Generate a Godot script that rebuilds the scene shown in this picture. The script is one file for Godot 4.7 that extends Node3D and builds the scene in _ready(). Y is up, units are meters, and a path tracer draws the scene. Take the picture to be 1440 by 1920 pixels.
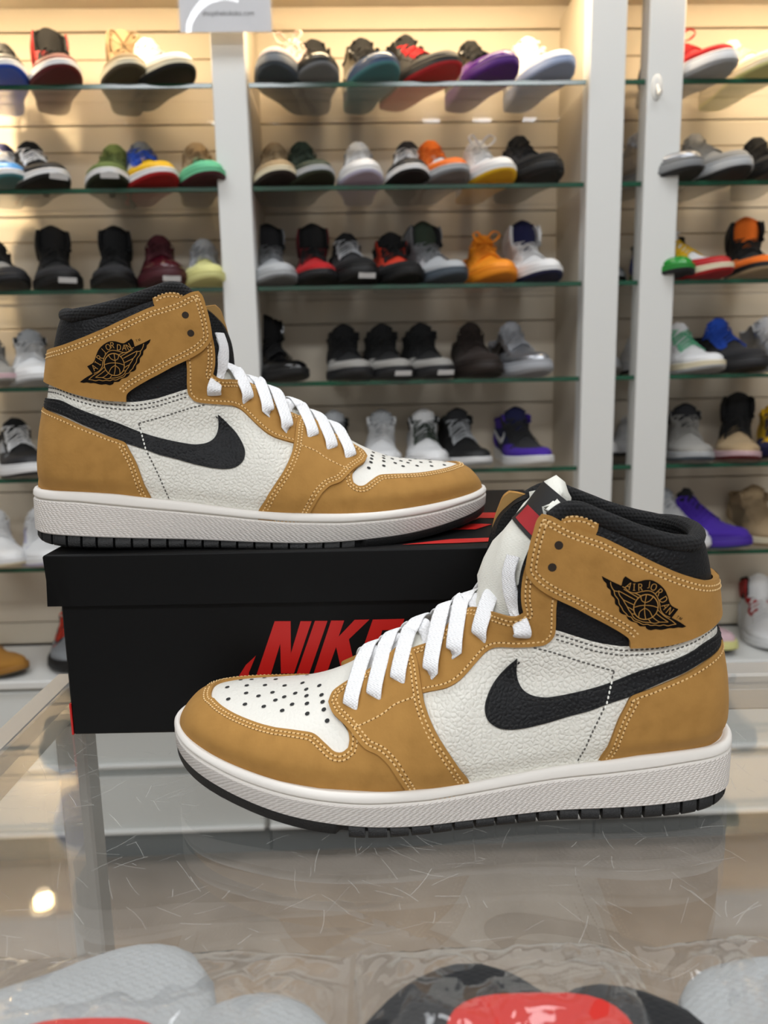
extends Node3D
# A sneaker shop: two high-top sneakers, one on its shoe box, on a glass counter before a wall of glass shelves.
const EYE := 1.204              # height of the lens above the floor
const PSI := 0.027276           # turn of the shelf wall about the vertical
const FRONT := 1.75             # distance of the shelf edges
const COUNTER := 0.970          # top of the glass counter
const LID := 1.095              # top of the shoe box
var mats := {}
var names := {}
var tex := {}
var rng := RandomNumberGenerator.new()

func _ready() -> void:
	rng.seed = 7
	set_view()
	set_lights()
	make_textures()
	make_curves()
	build_room()
	build_shelving()
	build_counter()
	build_box()
	build_hero_shoes()
	build_display_shoes()
	build_socks()
	build_sign()

# ------------------------------------------------------------------ camera, light
func set_view() -> void:
	var cam := Camera3D.new()
	cam.name = "camera"
	add_child(cam)
	cam.transform = Transform3D(Basis(Vector3.RIGHT, deg_to_rad(-10.0774)) * Basis(Vector3.BACK, deg_to_rad(-1.0956)), Vector3(0, EYE, 0))
	cam.fov = rad_to_deg(2.0 * atan(960.0 / 1442.0))
	cam.near = 0.05
	var at := CameraAttributesPhysical.new()
	at.frustum_focal_length = 12.0 / (960.0 / 1442.0)
	at.frustum_focus_distance = 0.455
	at.exposure_aperture = 6.5
	cam.attributes = at
	var e := Environment.new()
	e.background_mode = Environment.BG_COLOR
	e.background_color = Color(0.02, 0.02, 0.02)
	e.tonemap_mode = Environment.TONE_MAPPER_LINEAR
	e.tonemap_exposure = 1.0
	e.sdfgi_enabled = true
	e.ssao_enabled = true
	e.ssil_enabled = true
	var w := WorldEnvironment.new()
	w.name = "world_environment"
	w.environment = e
	add_child(w)

const ROOM_LIGHT := Color(0.972, 0.985, 1.0)
const BAY_LIGHT := Color(1.0, 0.89, 0.72)

func area(called: String, where: Vector3, turn: Vector3, size: Vector2, energy: float, c: Color) -> void:
	var l := AreaLight3D.new()
	l.name = called
	l.position = where
	l.rotation = turn
	l.area_size = size
	l.light_energy = energy
	l.light_color = c
	l.shadow_enabled = true
	l.area_range = 12.0
	add_child(l, true)

func set_lights() -> void:
	# ceiling panels of the shop, and the strips under the canopy of each shelf bay
	for p in CEILING_PANELS:
		area("panel_light", Vector3(p.x, 2.925, p.y), Vector3(-PI / 2, 0, 0), Vector2(1.2, 0.6), 1.15 if p.y < 0 else 4.0, ROOM_LIGHT)
	for b in BAYS:
		area("strip_light", wallp((b.x + b.y) / 2, 2.050, FRONT - 0.014), Vector3(-PI / 2 + 0.25, PSI, 0), Vector2((b.y - b.x) * 0.94, 0.022), 0.46, BAY_LIGHT)

const CEILING_PANELS := [Vector2(-0.9, -0.80), Vector2(0.9, -0.80), Vector2(-0.9, 1.7), Vector2(0.9, 1.7)]
const BAYS := [Vector2(-1.13, -0.292), Vector2(-0.221, 0.4954), Vector2(0.595, 1.42)]

# a point of the shelf wall: along it, height, distance from the lens
func wallp(a: float, y: float, d: float) -> Vector3:
	return Vector3(cos(PSI) * a - sin(PSI) * d, y, -sin(PSI) * a - cos(PSI) * d)

# ------------------------------------------------------------------ helpers
func numbered(called: String) -> String:
	var n: int = names.get(called, -1) + 1
	names[called] = n
	return called if n == 0 else "%s_%03d" % [called, n]

func thing(called: String, label: String, category: String, at := Vector3.ZERO, turn := 0.0, group := "") -> Node3D:
	var o := Node3D.new()
	o.name = numbered(called)
	add_child(o)
	o.position = at
	o.rotation.y = turn
	tag(o, label, category, group)
	return o

func tag(o: Node, label: String, category: String, group := "") -> Node:
	o.set_meta("label", label)
	o.set_meta("category", category)
	if group:
		o.set_meta("group", group)
	return o

func part(parent: Node, called: String, mesh: Mesh, m: Material, at := Vector3.ZERO, label := "") -> MeshInstance3D:
	var o := MeshInstance3D.new()
	o.name = called if parent != self else numbered(called)
	o.mesh = mesh
	o.material_override = m
	o.position = at
	parent.add_child(o, true)
	if label:
		o.set_meta("label", label)
	return o

func struct(called: String, mesh: Mesh, m: Material, at: Vector3, turn := 0.0) -> MeshInstance3D:
	var o := part(self, called, mesh, m, at)
	o.rotation.y = turn
	o.set_meta("kind", "structure")
	return o

func mat(key: String, c := Color.WHITE, rough := 0.6, opt := {}) -> StandardMaterial3D:
	if mats.has(key):
		return mats[key]
	var m := StandardMaterial3D.new()
	m.resource_name = key
	m.albedo_color = c
	m.roughness = rough
	m.metallic = opt.get("metal", 0.0)
	m.metallic_specular = opt.get("spec", 0.5)
	if opt.has("bump"):
		m.heightmap_enabled = true
		m.heightmap_texture = tex[opt.bump]
		m.heightmap_scale = opt.get("depth", 0.05)
	if opt.has("tone"):
		m.albedo_texture = tex[opt.tone]
	if opt.has("scale"):
		m.uv1_scale = opt.scale if opt.scale is Vector3 else Vector3.ONE * float(opt.scale)
	if opt.get("tri", opt.has("bump") or opt.has("tone")):
		m.uv1_triplanar = true
	if opt.has("sheen"):
		m.rim_enabled = true
		m.rim = opt.sheen
		m.rim_tint = 0.7
	if opt.has("coat"):
		m.clearcoat_enabled = true
		m.clearcoat = opt.coat
		m.clearcoat_roughness = opt.get("coat_rough", 0.1)
	if opt.has("glow"):
		m.emission_enabled = true
		m.emission = c
		m.emission_energy_multiplier = opt.glow
	if opt.has("alpha"):
		m.transparency = BaseMaterial3D.TRANSPARENCY_ALPHA
		m.albedo_color.a = opt.alpha
	mats[key] = m
	return m

func noise(kind: int, freq: float, seed_: int, octaves := 3, ramp := []) -> NoiseTexture2D:
	var n := FastNoiseLite.new()
	n.noise_type = kind
	n.frequency = freq
	n.seed = seed_
	n.fractal_octaves = octaves
	if kind == FastNoiseLite.TYPE_CELLULAR:
		n.cellular_return_type = FastNoiseLite.RETURN_DISTANCE2_SUB
		n.cellular_jitter = 0.9
		n.fractal_type = FastNoiseLite.FRACTAL_NONE
		n.domain_warp_enabled = true
		n.domain_warp_amplitude = 14.0
		n.domain_warp_frequency = 0.02
	var t := NoiseTexture2D.new()
	t.width = 512
	t.height = 512
	t.seamless = true
	t.noise = n
	if ramp:
		var g := Gradient.new()
		g.offsets = PackedFloat32Array([0.0, 1.0]) if ramp.size() == 2 else PackedFloat32Array([0.0, 0.5, 1.0])
		g.colors = PackedColorArray(ramp)
		t.color_ramp = g
	return t

func grey(v: float) -> Color:
	return Color(v, v, v)

func make_textures() -> void:
	tex.pebble = noise(FastNoiseLite.TYPE_CELLULAR, 0.030, 3, 1, [Color(0, 0, 0), grey(0.75), Color(1, 1, 1)])
	tex.fine = noise(FastNoiseLite.TYPE_CELLULAR, 0.06, 5, 1)
	tex.grain = noise(FastNoiseLite.TYPE_SIMPLEX_SMOOTH, 0.05, 9, 4)
	tex.nubuck = noise(FastNoiseLite.TYPE_SIMPLEX_SMOOTH, 0.012, 11, 5, [Color(0.90, 0.89, 0.87), Color(0.965, 0.96, 0.955), Color(1, 1, 1)])
	tex.heather = noise(FastNoiseLite.TYPE_SIMPLEX_SMOOTH, 0.09, 15, 3, [grey(0.72), grey(0.92), grey(1.0)])
	tex.planks = noise(FastNoiseLite.TYPE_SIMPLEX_SMOOTH, 0.006, 21, 4, [Color(0.86, 0.84, 0.82), Color(0.95, 0.94, 0.93), Color(1, 1, 1)])
	# midsole: slanted rice grains in rows
	var im := Image.create(128, 128, false, Image.FORMAT_L8)
	for y in 128:
		for x in 128:
			var row := y / 32
			var v := fmod(y, 32.0) / 32.0
			var u := fmod(x + row * 11.0 + v * 18.0 * (1.0 if row % 2 == 0 else 1.0), 32.0) / 32.0
			var h := pow(maxf(0.0, 1.0 - pow(absf(u - 0.5) * 2.2, 2.0)), 0.7) * pow(maxf(0.0, 1.0 - pow(absf(v - 0.5) * 2.15, 4.0)), 0.7)
			im.set_pixel(x, y, grey(h))
	tex.weave = ImageTexture.create_from_image(im)
	# knit of the collar: staggered dimples
	im = Image.create(64, 64, false, Image.FORMAT_L8)
	for y in 64:
		for x in 64:
			var r := y / 16
			var uu := fmod(x + (8.0 if r % 2 else 0.0), 16.0) / 16.0 - 0.5
			var vv := fmod(y, 16.0) / 16.0 - 0.5
			im.set_pixel(x, y, grey(clampf(sqrt(uu * uu * 1.6 + vv * vv) * 2.2, 0.0, 1.0)))
	tex.knit = ImageTexture.create_from_image(im)
	# flat weave of laces and ribbed sock knit
	im = Image.create(64, 64, false, Image.FORMAT_L8)
	for y in 64:
		for x in 64:
			im.set_pixel(x, y, grey(0.5 + 0.25 * sin(x * TAU / 16.0 + sin(y * TAU / 32.0) * 1.6) + 0.25 * sin(y * TAU / 8.0 + (PI if (x / 8) % 2 else 0.0))))
	tex.lace = ImageTexture.create_from_image(im)

func box(w: float, h: float, d: float, bevel := 0.0) -> Mesh:
	if bevel <= 0.0:
		var b := BoxMesh.new()
		b.size = Vector3(w, h, d)
		return b
	# a box whose twelve edges are chamfered
	var st := SurfaceTool.new()
	st.begin(Mesh.PRIMITIVE_TRIANGLES)
	st.set_smooth_group(-1)
	var s := Vector3(w, h, d) / 2
	var c := bevel
	var pt := func(i: int, sg: Vector3) -> Vector3:
		var v := s - Vector3(c, c, c)
		v[i] = s[i]
		return v * sg
	var quad := func(a: Vector3, b: Vector3, cc: Vector3, dd: Vector3) -> void:
		var n := (b - a).cross(cc - a)
		if n.dot(a + b + cc + dd) > 0:
			var k := b
			b = dd
			dd = k
		for v in [a, b, cc, a, cc, dd]:
			st.add_vertex(v)
	for i in 3:
		var j := (i + 1) % 3
		var k := (i + 2) % 3
		for si in [-1.0, 1.0]:
			var q := []
			for e in [[-1.0, -1.0], [1.0, -1.0], [1.0, 1.0], [-1.0, 1.0]]:
				var g := Vector3.ONE
				g[i] = si
				g[j] = e[0]
				g[k] = e[1]
				q.append(pt.call(i, g))
			quad.call(q[0], q[1], q[2], q[3])
			for sj in [-1.0, 1.0]:
				var g1 := Vector3.ONE
				g1[i] = si
				g1[j] = sj
				g1[k] = -1
				var g2 := g1
				g2[k] = 1
				quad.call(pt.call(i, g1), pt.call(i, g2), pt.call(j, g2), pt.call(j, g1))
	for x in [-1.0, 1.0]:
		for y in [-1.0, 1.0]:
			for z in [-1.0, 1.0]:
				var g := Vector3(x, y, z)
				var a: Vector3 = pt.call(0, g)
				var b: Vector3 = pt.call(1, g)
				var cc: Vector3 = pt.call(2, g)
				if (b - a).cross(cc - a).dot(g) > 0:
					var t := b
					b = cc
					cc = t
				for v in [a, b, cc]:
					st.add_vertex(v)
	st.generate_normals()
	return st.commit()

# an ArrayMesh from lists; triangles are turned to run clockwise seen along their normals
func mesh_of(v: PackedVector3Array, n: PackedVector3Array, uv: PackedVector2Array, idx: PackedInt32Array) -> ArrayMesh:
	for i in range(0, idx.size(), 3):
		var a := v[idx[i]]
		if (v[idx[i + 1]] - a).cross(v[idx[i + 2]] - a).dot(n[idx[i]] + n[idx[i + 1]] + n[idx[i + 2]]) > 0:
			var k := idx[i + 1]
			idx[i + 1] = idx[i + 2]
			idx[i + 2] = k
	var arr := []
	arr.resize(Mesh.ARRAY_MAX)
	arr[Mesh.ARRAY_VERTEX] = v
	arr[Mesh.ARRAY_NORMAL] = n
	arr[Mesh.ARRAY_TEX_UV] = uv
	arr[Mesh.ARRAY_INDEX] = idx
	var m := ArrayMesh.new()
	m.add_surface_from_arrays(Mesh.PRIMITIVE_TRIANGLES, arr)
	return m

# joins meshes into one
func joined(list: Array) -> ArrayMesh:
	var v := PackedVector3Array()
	var n := PackedVector3Array()
	var uv := PackedVector2Array()
	var idx := PackedInt32Array()
	for m in list:
		for s in m.get_surface_count():
			var a: Array = m.surface_get_arrays(s)
			var at := v.size()
			v.append_array(a[Mesh.ARRAY_VERTEX])
			n.append_array(a[Mesh.ARRAY_NORMAL])
			if a[Mesh.ARRAY_TEX_UV] != null:
				uv.append_array(a[Mesh.ARRAY_TEX_UV])
			else:
				uv.resize(v.size())
			for i in a[Mesh.ARRAY_INDEX]:
				idx.append(at + i)
	return mesh_of(v, n, uv, idx)

func mirrored(m: Mesh) -> ArrayMesh:
	var a: Array = m.surface_get_arrays(0)
	var v: PackedVector3Array = a[Mesh.ARRAY_VERTEX]
	var n: PackedVector3Array = a[Mesh.ARRAY_NORMAL]
	for i in v.size():
		v[i].x = -v[i].x
		n[i].x = -n[i].x
	return mesh_of(v, n, a[Mesh.ARRAY_TEX_UV], a[Mesh.ARRAY_INDEX])

# skin over a row of loops of points (each loop closed when round_loop)
func loft(loops: Array, round_loop := true, caps := true) -> ArrayMesh:
	var v := PackedVector3Array()
	var uv := PackedVector2Array()
	var idx := PackedInt32Array()
	var k: int = loops[0].size()
	var far := 0.0
	for i in loops.size():
		if i > 0:
			far += loops[i][0].distance_to(loops[i - 1][0])
		var around := 0.0
		for j in k + 1 if round_loop else k:
			var p: Vector3 = loops[i][j % k]
			if j > 0:
				around += p.distance_to(loops[i][j - 1])
			v.append(p)
			uv.append(Vector2(around, far))
	var w := k + 1 if round_loop else k
	for i in loops.size() - 1:
		for j in w - 1:
			var a := i * w + j
			idx.append_array([a, a + 1, a + w, a + 1, a + w + 1, a + w])
	var n := PackedVector3Array()
	n.resize(v.size())
	for i in range(0, idx.size(), 3):
		var f := (v[idx[i + 1]] - v[idx[i]]).cross(v[idx[i + 2]] - v[idx[i]])
		for e in 3:
			n[idx[i + e]] += f
	if round_loop:
		for i in loops.size():
			var s := n[i * w] + n[i * w + w - 1]
			n[i * w] = s
			n[i * w + w - 1] = s
	var mid := Vector3.ZERO
	for p in loops[loops.size() / 2]:
		mid += p
	mid /= k
	var vote := 0.0
	var m0: int = (loops.size() / 2) * w
	for j in k:
		vote += n[m0 + j].dot(v[m0 + j] - mid)
	for i in n.size():
		n[i] = (n[i] * (1.0 if vote >= 0 or not round_loop else -1.0)).normalized()
	if round_loop and caps:
		for e in [0, loops.size() - 1]:
			var c := Vector3.ZERO
			for p in loops[e]:
				c += p
			c /= k
			var c2 := Vector3.ZERO
			for p in loops[1 if e == 0 else e - 1]:
				c2 += p
			c2 /= k
			var nn := (c - c2).normalized()
			var at := v.size()
			v.append(c)
			n.append(nn)
			uv.append(Vector2.ZERO)
			for j in k:
				v.append(loops[e][j])
				n.append(nn)
				uv.append(Vector2.ZERO)
			for j in k:
				idx.append_array([at, at + 1 + j, at + 1 + (j + 1) % k])
	return mesh_of(v, n, uv, idx)

# a round bar along a path
func tube(path: Array, radius: float, sides := 10) -> ArrayMesh:
	var loops := []
	var last := Vector3.UP
	for i in path.size():
		var t: Vector3 = (path[mini(i + 1, path.size() - 1)] - path[maxi(i - 1, 0)]).normalized()
		var a := last - t * last.dot(t)
		if a.length() < 0.05:
			a = Vector3.RIGHT - t * t.x
		a = a.normalized()
		last = a
		var b := t.cross(a)
		var loop := PackedVector3Array()
		for j in sides:
			var w := TAU * j / sides
			loop.append(path[i] + (a * cos(w) + b * sin(w)) * radius)
		loops.append(loop)
	return loft(loops)

# a flat band along a path whose face points along the given normals
func ribbon(path: Array, ups: Array, width: float, thick: float, sides := 12) -> ArrayMesh:
	var loops := []
	for i in path.size():
		var t: Vector3 = (path[mini(i + 1, path.size() - 1)] - path[maxi(i - 1, 0)]).normalized()
		var u: Vector3 = (ups[i] - t * ups[i].dot(t)).normalized()
		var s := t.cross(u)
		var loop := PackedVector3Array()
		for j in sides:
			var w := TAU * (j + 0.5) / sides
			var cx := signf(cos(w)) * pow(absf(cos(w)), 0.55)
			var cy := signf(sin(w)) * pow(absf(sin(w)), 0.8)
			loop.append(path[i] + s * cx * width / 2 + u * cy * thick / 2)
		loops.append(loop)
	return loft(loops)

# a flat outline (x, y) given depth along z
func slab(outline: PackedVector2Array, depth: float) -> ArrayMesh:
	var v := PackedVector3Array()
	var n := PackedVector3Array()
	var uv := PackedVector2Array()
	var idx := PackedInt32Array()
	var tri := Geometry2D.triangulate_polygon(outline)
	for s in [1.0, -1.0]:
		var at := v.size()
		for p in outline:
			v.append(Vector3(p.x, p.y, depth / 2 * s))
			n.append(Vector3(0, 0, s))
			uv.append(p)
		for i in tri:
			idx.append(at + i)
	for i in outline.size():
		var a := outline[i]
		var b := outline[(i + 1) % outline.size()]
		var o := Vector3(b.y - a.y, a.x - b.x, 0).normalized() * (1.0 if not Geometry2D.is_polygon_clockwise(outline) else -1.0)
		var at := v.size()
		for p in [Vector3(a.x, a.y, depth / 2), Vector3(b.x, b.y, depth / 2), Vector3(b.x, b.y, -depth / 2), Vector3(a.x, a.y, -depth / 2)]:
			v.append(p)
			n.append(o)
			uv.append(Vector2(p.x, p.y))
		idx.append_array([at, at + 1, at + 2, at, at + 2, at + 3])
	return mesh_of(v, n, uv, idx)

func bezier_path(pts: Array, per := 5) -> Array:
	var out := []
	for i in pts.size() - 1:
		var p0: Vector3 = pts[maxi(i - 1, 0)]
		var p3: Vector3 = pts[mini(i + 2, pts.size() - 1)]
		for k in per:
			out.append(pts[i].cubic_interpolate(pts[i + 1], p0, p3, float(k) / per))
	out.append(pts[-1])
	return out

# ------------------------------------------------------------------ the shape of a sneaker (x heel to toe, y up, z to the outer side; metres)
const XT := 0.3115
const XA := 0.150
const LT := XT - XA
const HEEL_R := 0.040
var cv := {}

# smooth curve through points, sampled
func curve(xs: Array, ys: Array) -> Array:
	var n := xs.size()
	var m := PackedFloat32Array()
	m.resize(n)
	for i in n:
		if i == 0:
			m[i] = (ys[1] - ys[0]) / (xs[1] - xs[0])
		elif i == n - 1:
			m[i] = (ys[i] - ys[i - 1]) / (xs[i] - xs[i - 1])
		else:
			var d0: float = (ys[i] - ys[i - 1]) / (xs[i] - xs[i - 1])
			var d1: float = (ys[i + 1] - ys[i]) / (xs[i + 1] - xs[i])
			m[i] = 0.0 if d0 * d1 <= 0.0 else 2.0 * d0 * d1 / (d0 + d1)
	var l := PackedFloat32Array()
	var k := 0
	for s in 513:
		var x: float = lerpf(xs[0], xs[-1], s / 512.0)
		while k < n - 2 and x > xs[k + 1]:
			k += 1
		var h: float = xs[k + 1] - xs[k]
		var t: float = clampf((x - xs[k]) / h, 0, 1)
		l.append((1 + 2 * t) * (1 - t) * (1 - t) * ys[k] + t * (1 - t) * (1 - t) * h * m[k] + t * t * (3 - 2 * t) * ys[k + 1] + t * t * (t - 1) * h * m[k + 1])
	return [xs[0], 512.0 / (xs[-1] - xs[0]), l]

func lk(c: Array, x: float) -> float:
	var t := clampf((x - c[0]) * c[1], 0.0, 511.999)
	var i := int(t)
	var l: PackedFloat32Array = c[2]
	return lerpf(l[i], l[i + 1], t - i)

func make_curves() -> void:
	var bx := [0.0, 0.024, 0.048, 0.072, 0.096, 0.12, 0.144, 0.168, 0.192, 0.216, 0.24, 0.264, 0.280, 0.290, 0.298, 0.304, 0.308, 0.3105, 0.3115]
	cv.y0 = curve([0.0, 0.024, 0.048, 0.072, 0.096, 0.12, 0.144, 0.168, 0.192, 0.216, 0.24, 0.264, 0.288, 0.3115], [0.0362, 0.0361, 0.0353, 0.0329, 0.0303, 0.0274, 0.0252, 0.0244, 0.0243, 0.0249, 0.0265, 0.0287, 0.0316, 0.0348])
	cv.bl = curve(bx, [0.034, 0.036, 0.0385, 0.0405, 0.043, 0.0465, 0.051, 0.0565, 0.0590, 0.0583, 0.0545, 0.0458, 0.0372, 0.0298, 0.0220, 0.0140, 0.0065, -0.0020, -0.008])
	cv.bm = curve(bx, [-0.034, -0.0355, -0.0365, -0.0365, -0.0360, -0.0355, -0.0365, -0.0395, -0.0435, -0.0470, -0.0480, -0.0455, -0.0405, -0.0355, -0.0300, -0.0240, -0.0185, -0.0130, -0.008])
	cv.h = curve([0.085, 0.095, 0.102, 0.108, 0.115, 0.120, 0.125, 0.131, 0.14, 0.16, 0.18, 0.2, 0.216, 0.2315, 0.243, 0.26, 0.28, 0.293, 0.301, 0.3066, 0.3095, 0.3115], [0.60, 0.50, 0.42, 0.34, 0.255, 0.190, 0.148, 0.1235, 0.1100, 0.0985, 0.0875, 0.0760, 0.0670, 0.0605, 0.0572, 0.0553, 0.0538, 0.0518, 0.0482, 0.0428, 0.0388, 0.0348])
	cv.hl = curve([0.105, 0.115, 0.125, 0.14, 0.16, 0.18, 0.2, 0.216], [0.128, 0.1220, 0.1160, 0.1085, 0.0985, 0.0875, 0.0760, 0.0670])
	cv.edge = curve([0.1189, 0.1273, 0.1369, 0.1461, 0.1502, 0.1565, 0.1606, 0.1699, 0.1793, 0.1875, 0.1982, 0.204, 0.2124], [0.1107, 0.1100, 0.1080, 0.1035, 0.1005, 0.0940, 0.0905, 0.0875, 0.0841, 0.0778, 0.0709, 0.0680, 0.0632])
	cv.m = curve([0.105, 0.12, 0.135, 0.15, 0.165, 0.2, 0.22, 0.245], [6.0, 4.2, 3.0, 2.3, 1.7, 1.5, 1.7, 2.3])
	cv.n = curve([0.2, 0.245], [0.64, 0.55])
	cv.xh = curve([0.02, 0.035, 0.05, 0.07, 0.087, 0.105, 0.115, 0.125, 0.14, 0.15, 0.17], [0.0022, 0.0014, 0.0012, 0.0028, 0.0058, 0.0090, 0.0105, 0.0122, 0.0155, 0.0190, 0.0270])
	cv.a = curve([0.03, 0.05, 0.065, 0.08, 0.095, 0.11, 0.125, 0.14, 0.155, 0.17], [0.041, 0.040, 0.0378, 0.0352, 0.0352, 0.0372, 0.0390, 0.0392, 0.0375, 0.034])
	cv.bot = curve([-0.005, 0.012, 0.03, 0.19, 0.22, 0.245, 0.27, 0.295, 0.312, 0.318], [0.0035, 0.001, 0.0, 0.0, 0.0012, 0.0035, 0.007, 0.0115, 0.0155, 0.0170])
	cv.bd = curve([-0.004, 0.024, 0.048, 0.072, 0.096, 0.12, 0.144, 0.168, 0.192, 0.216, 0.24, 0.264, 0.288, 0.312, 0.318], [0.0088, 0.0084, 0.0078, 0.0072, 0.0066, 0.0060, 0.0056, 0.0058, 0.0068, 0.0085, 0.0103, 0.0134, 0.0178, 0.0224, 0.0232])
	cv.gr = curve([-0.004, 0.024, 0.048, 0.072, 0.096, 0.12, 0.144, 0.168, 0.192, 0.216, 0.24, 0.264, 0.288, 0.312, 0.318], [0.0307, 0.0304, 0.0287, 0.0265, 0.0243, 0.0222, 0.0203, 0.0193, 0.0193, 0.0203, 0.0217, 0.0239, 0.0276, 0.0305, 0.0309])

func centre(x: float) -> float:
	return -0.008 * smoothstep(0.19, 0.31, x)

func side_z(x: float, y: float, side: float) -> float:
	var base := lk(cv.bl, x) if side > 0 else -lk(cv.bm, x)
	var k := smoothstep(0.035, 0.08, y) * (1.0 - smoothstep(0.12, 0.15, x))
	var w := lerpf(base, lk(cv.a, y), k)
	var s := clampf((x - lk(cv.xh, y)) / HEEL_R, 0.0, 1.0)
	w *= pow(1.0 - pow(1.0 - s, 2.4), 1.0 / 2.1)
	var y0 := lk(cv.y0, x)
	var ta := clampf((y - y0) / (lk(cv.h, x) - y0 + 1e-6), 0.0, 1.0)
	var c := centre(x)
	w -= (0.0032 + 0.0022 * (1.0 - smoothstep(0.03, 0.07, x))) * (1.0 - smoothstep(0.0, 0.012, y - y0))
	return c + side * (w - c * side) * pow(maxf(1.0 - pow(ta, lk(cv.m, x)), 0.0), lk(cv.n, x))

# side panels are laid out in (way round from the heel, height), toe parts in (way to the toe, way across), both in millimetres
func side_point(d: Vector2, side: float) -> Vector3:
	var y := d.y * 0.001
	var q := absf(d.x) * 0.001
	var xi := HEEL_R * (1.0 - cos(q / HEEL_R)) if q < HEEL_R * PI / 2 else q - HEEL_R * (PI / 2 - 1)
	var x := lk(cv.xh, y) + xi
	var sd := side if d.x >= 0 else -side
	var p := Vector3(x, y, side_z(x, y, sd))
	if sd < 0:   # the inner ankle flap stands further forward
		p.x += 0.011 * smoothstep(0.085, 0.115, x) * smoothstep(0.105, 0.122, y)
	return p

func to_side(p: Vector2) -> Vector2:
	var xi := maxf(p.x * 0.001 - lk(cv.xh, p.y * 0.001), 0.0)
	var q := HEEL_R * acos(1.0 - xi / HEEL_R) if xi < HEEL_R else xi + HEEL_R * (PI / 2 - 1)
	return Vector2(q * 1000.0, p.y)

func toe_point(d: Vector2) -> Vector3:
	var x := XA + LT * sin(minf(d.x * 0.001 / LT, PI / 2))
	var s := absf(d.y) / 75.0
	var side := 1.0 if d.y >= 0 else -1.0
	var y0 := lk(cv.y0, x)
	if s > 1.0:
		var b := lk(cv.bl, x) if side > 0 else lk(cv.bm, x)
		return Vector3(x, y0 - (s - 1.0) * 0.06, b - side * 0.0032 * (1.0 - smoothstep(0.285, 0.31, x)))
	var ta := cos(s * PI / 2)
	var c := centre(x)
	var w := lk(cv.bl, x) if side > 0 else -lk(cv.bm, x)
	w -= 0.0032 * (1.0 - smoothstep(0.0, 0.011, (lk(cv.h, x) - y0) * ta)) * (1.0 - smoothstep(0.285, 0.31, x))
	return Vector3(x, y0 + (lk(cv.h, x) - y0) * ta, c + side * (w - c * side) * pow(maxf(1.0 - pow(ta, lk(cv.m, x)), 0.0), lk(cv.n, x)))

func to_toe(p: Vector2, side: float) -> Vector2:
	var x := p.x * 0.001
	var y0 := lk(cv.y0, x)
	var ta := clampf((p.y * 0.001 - y0) / (lk(cv.h, x) - y0), 0.0, 1.0)
	return Vector2(LT * asin(clampf((x - XA) / LT, 0, 1)) * 1000.0, side * acos(ta) / (PI / 2) * 75.0)

# rounds the bends of an outline but keeps its sharp corners
func smooth(flat: Array, closed := true, step := 1.8, sharp := 46.0) -> PackedVector2Array:
	var p := PackedVector2Array()
	for i in range(0, flat.size(), 2):
		var q := Vector2(flat[i], flat[i + 1])
		if p.is_empty() or p[-1].distance_to(q) > 0.9:
			p.append(q)
	var n := p.size()
	var corner := []
	for i in n:
		var a := p[i] - p[(i + n - 1) % n]
		var b := p[(i + 1) % n] - p[i]
		corner.append(absf(rad_to_deg(a.angle_to(b))) > sharp or (not closed and (i == 0 or i == n - 1)))
	var out := PackedVector2Array()
	for i in n if closed else n - 1:
		var a := p[i]
		var b := p[(i + 1) % n]
		var before := a * 2 - b if corner[i] else p[(i + n - 1) % n]
		var after := b * 2 - a if corner[(i + 1) % n] else p[(i + 2) % n]
		var k := maxi(1, int(ceil(a.distance_to(b) / step)))
		for s in k:
			var t := float(s) / k
			var m := a.distance_to(b)
			var ta := (b - before) / maxf(b.distance_to(before), 0.01) * m
			var tb := (after - a) / maxf(after.distance_to(a), 0.01) * m
			out.append(a * (1 + 2 * t) * (1 - t) * (1 - t) + ta * t * (1 - t) * (1 - t) + b * t * t * (3 - 2 * t) + tb * t * t * (t - 1))
	if not closed:
		out.append(p[n - 1])
	return out

func side_poly(flat: Array, step := 1.8) -> PackedVector2Array:
	var out := PackedVector2Array()
	for p in smooth(flat, true, step):
		out.append(to_side(p))
	return out

func facing(p: Vector3, a: Vector3, b: Vector3) -> Vector3:
	var n := (a - p).cross(b - p)
	if n.length() < 1e-12:
		return Vector3(p.x - 0.1, 0.0, p.z).normalized()
	n = n.normalized()
	return n if n.dot(p - Vector3(clampf(p.x, 0.045, 0.26), minf(p.y, 0.03), -0.003)) > 0 else -n

func normal_at(f: Callable, d: Vector2) -> Vector3:
	var p: Vector3 = f.call(d)
	var e := 0.6
	return facing(p, f.call(d + Vector2(e, 0)), f.call(d + Vector2(0, e if d.y < 74.0 else -e)))

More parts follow.
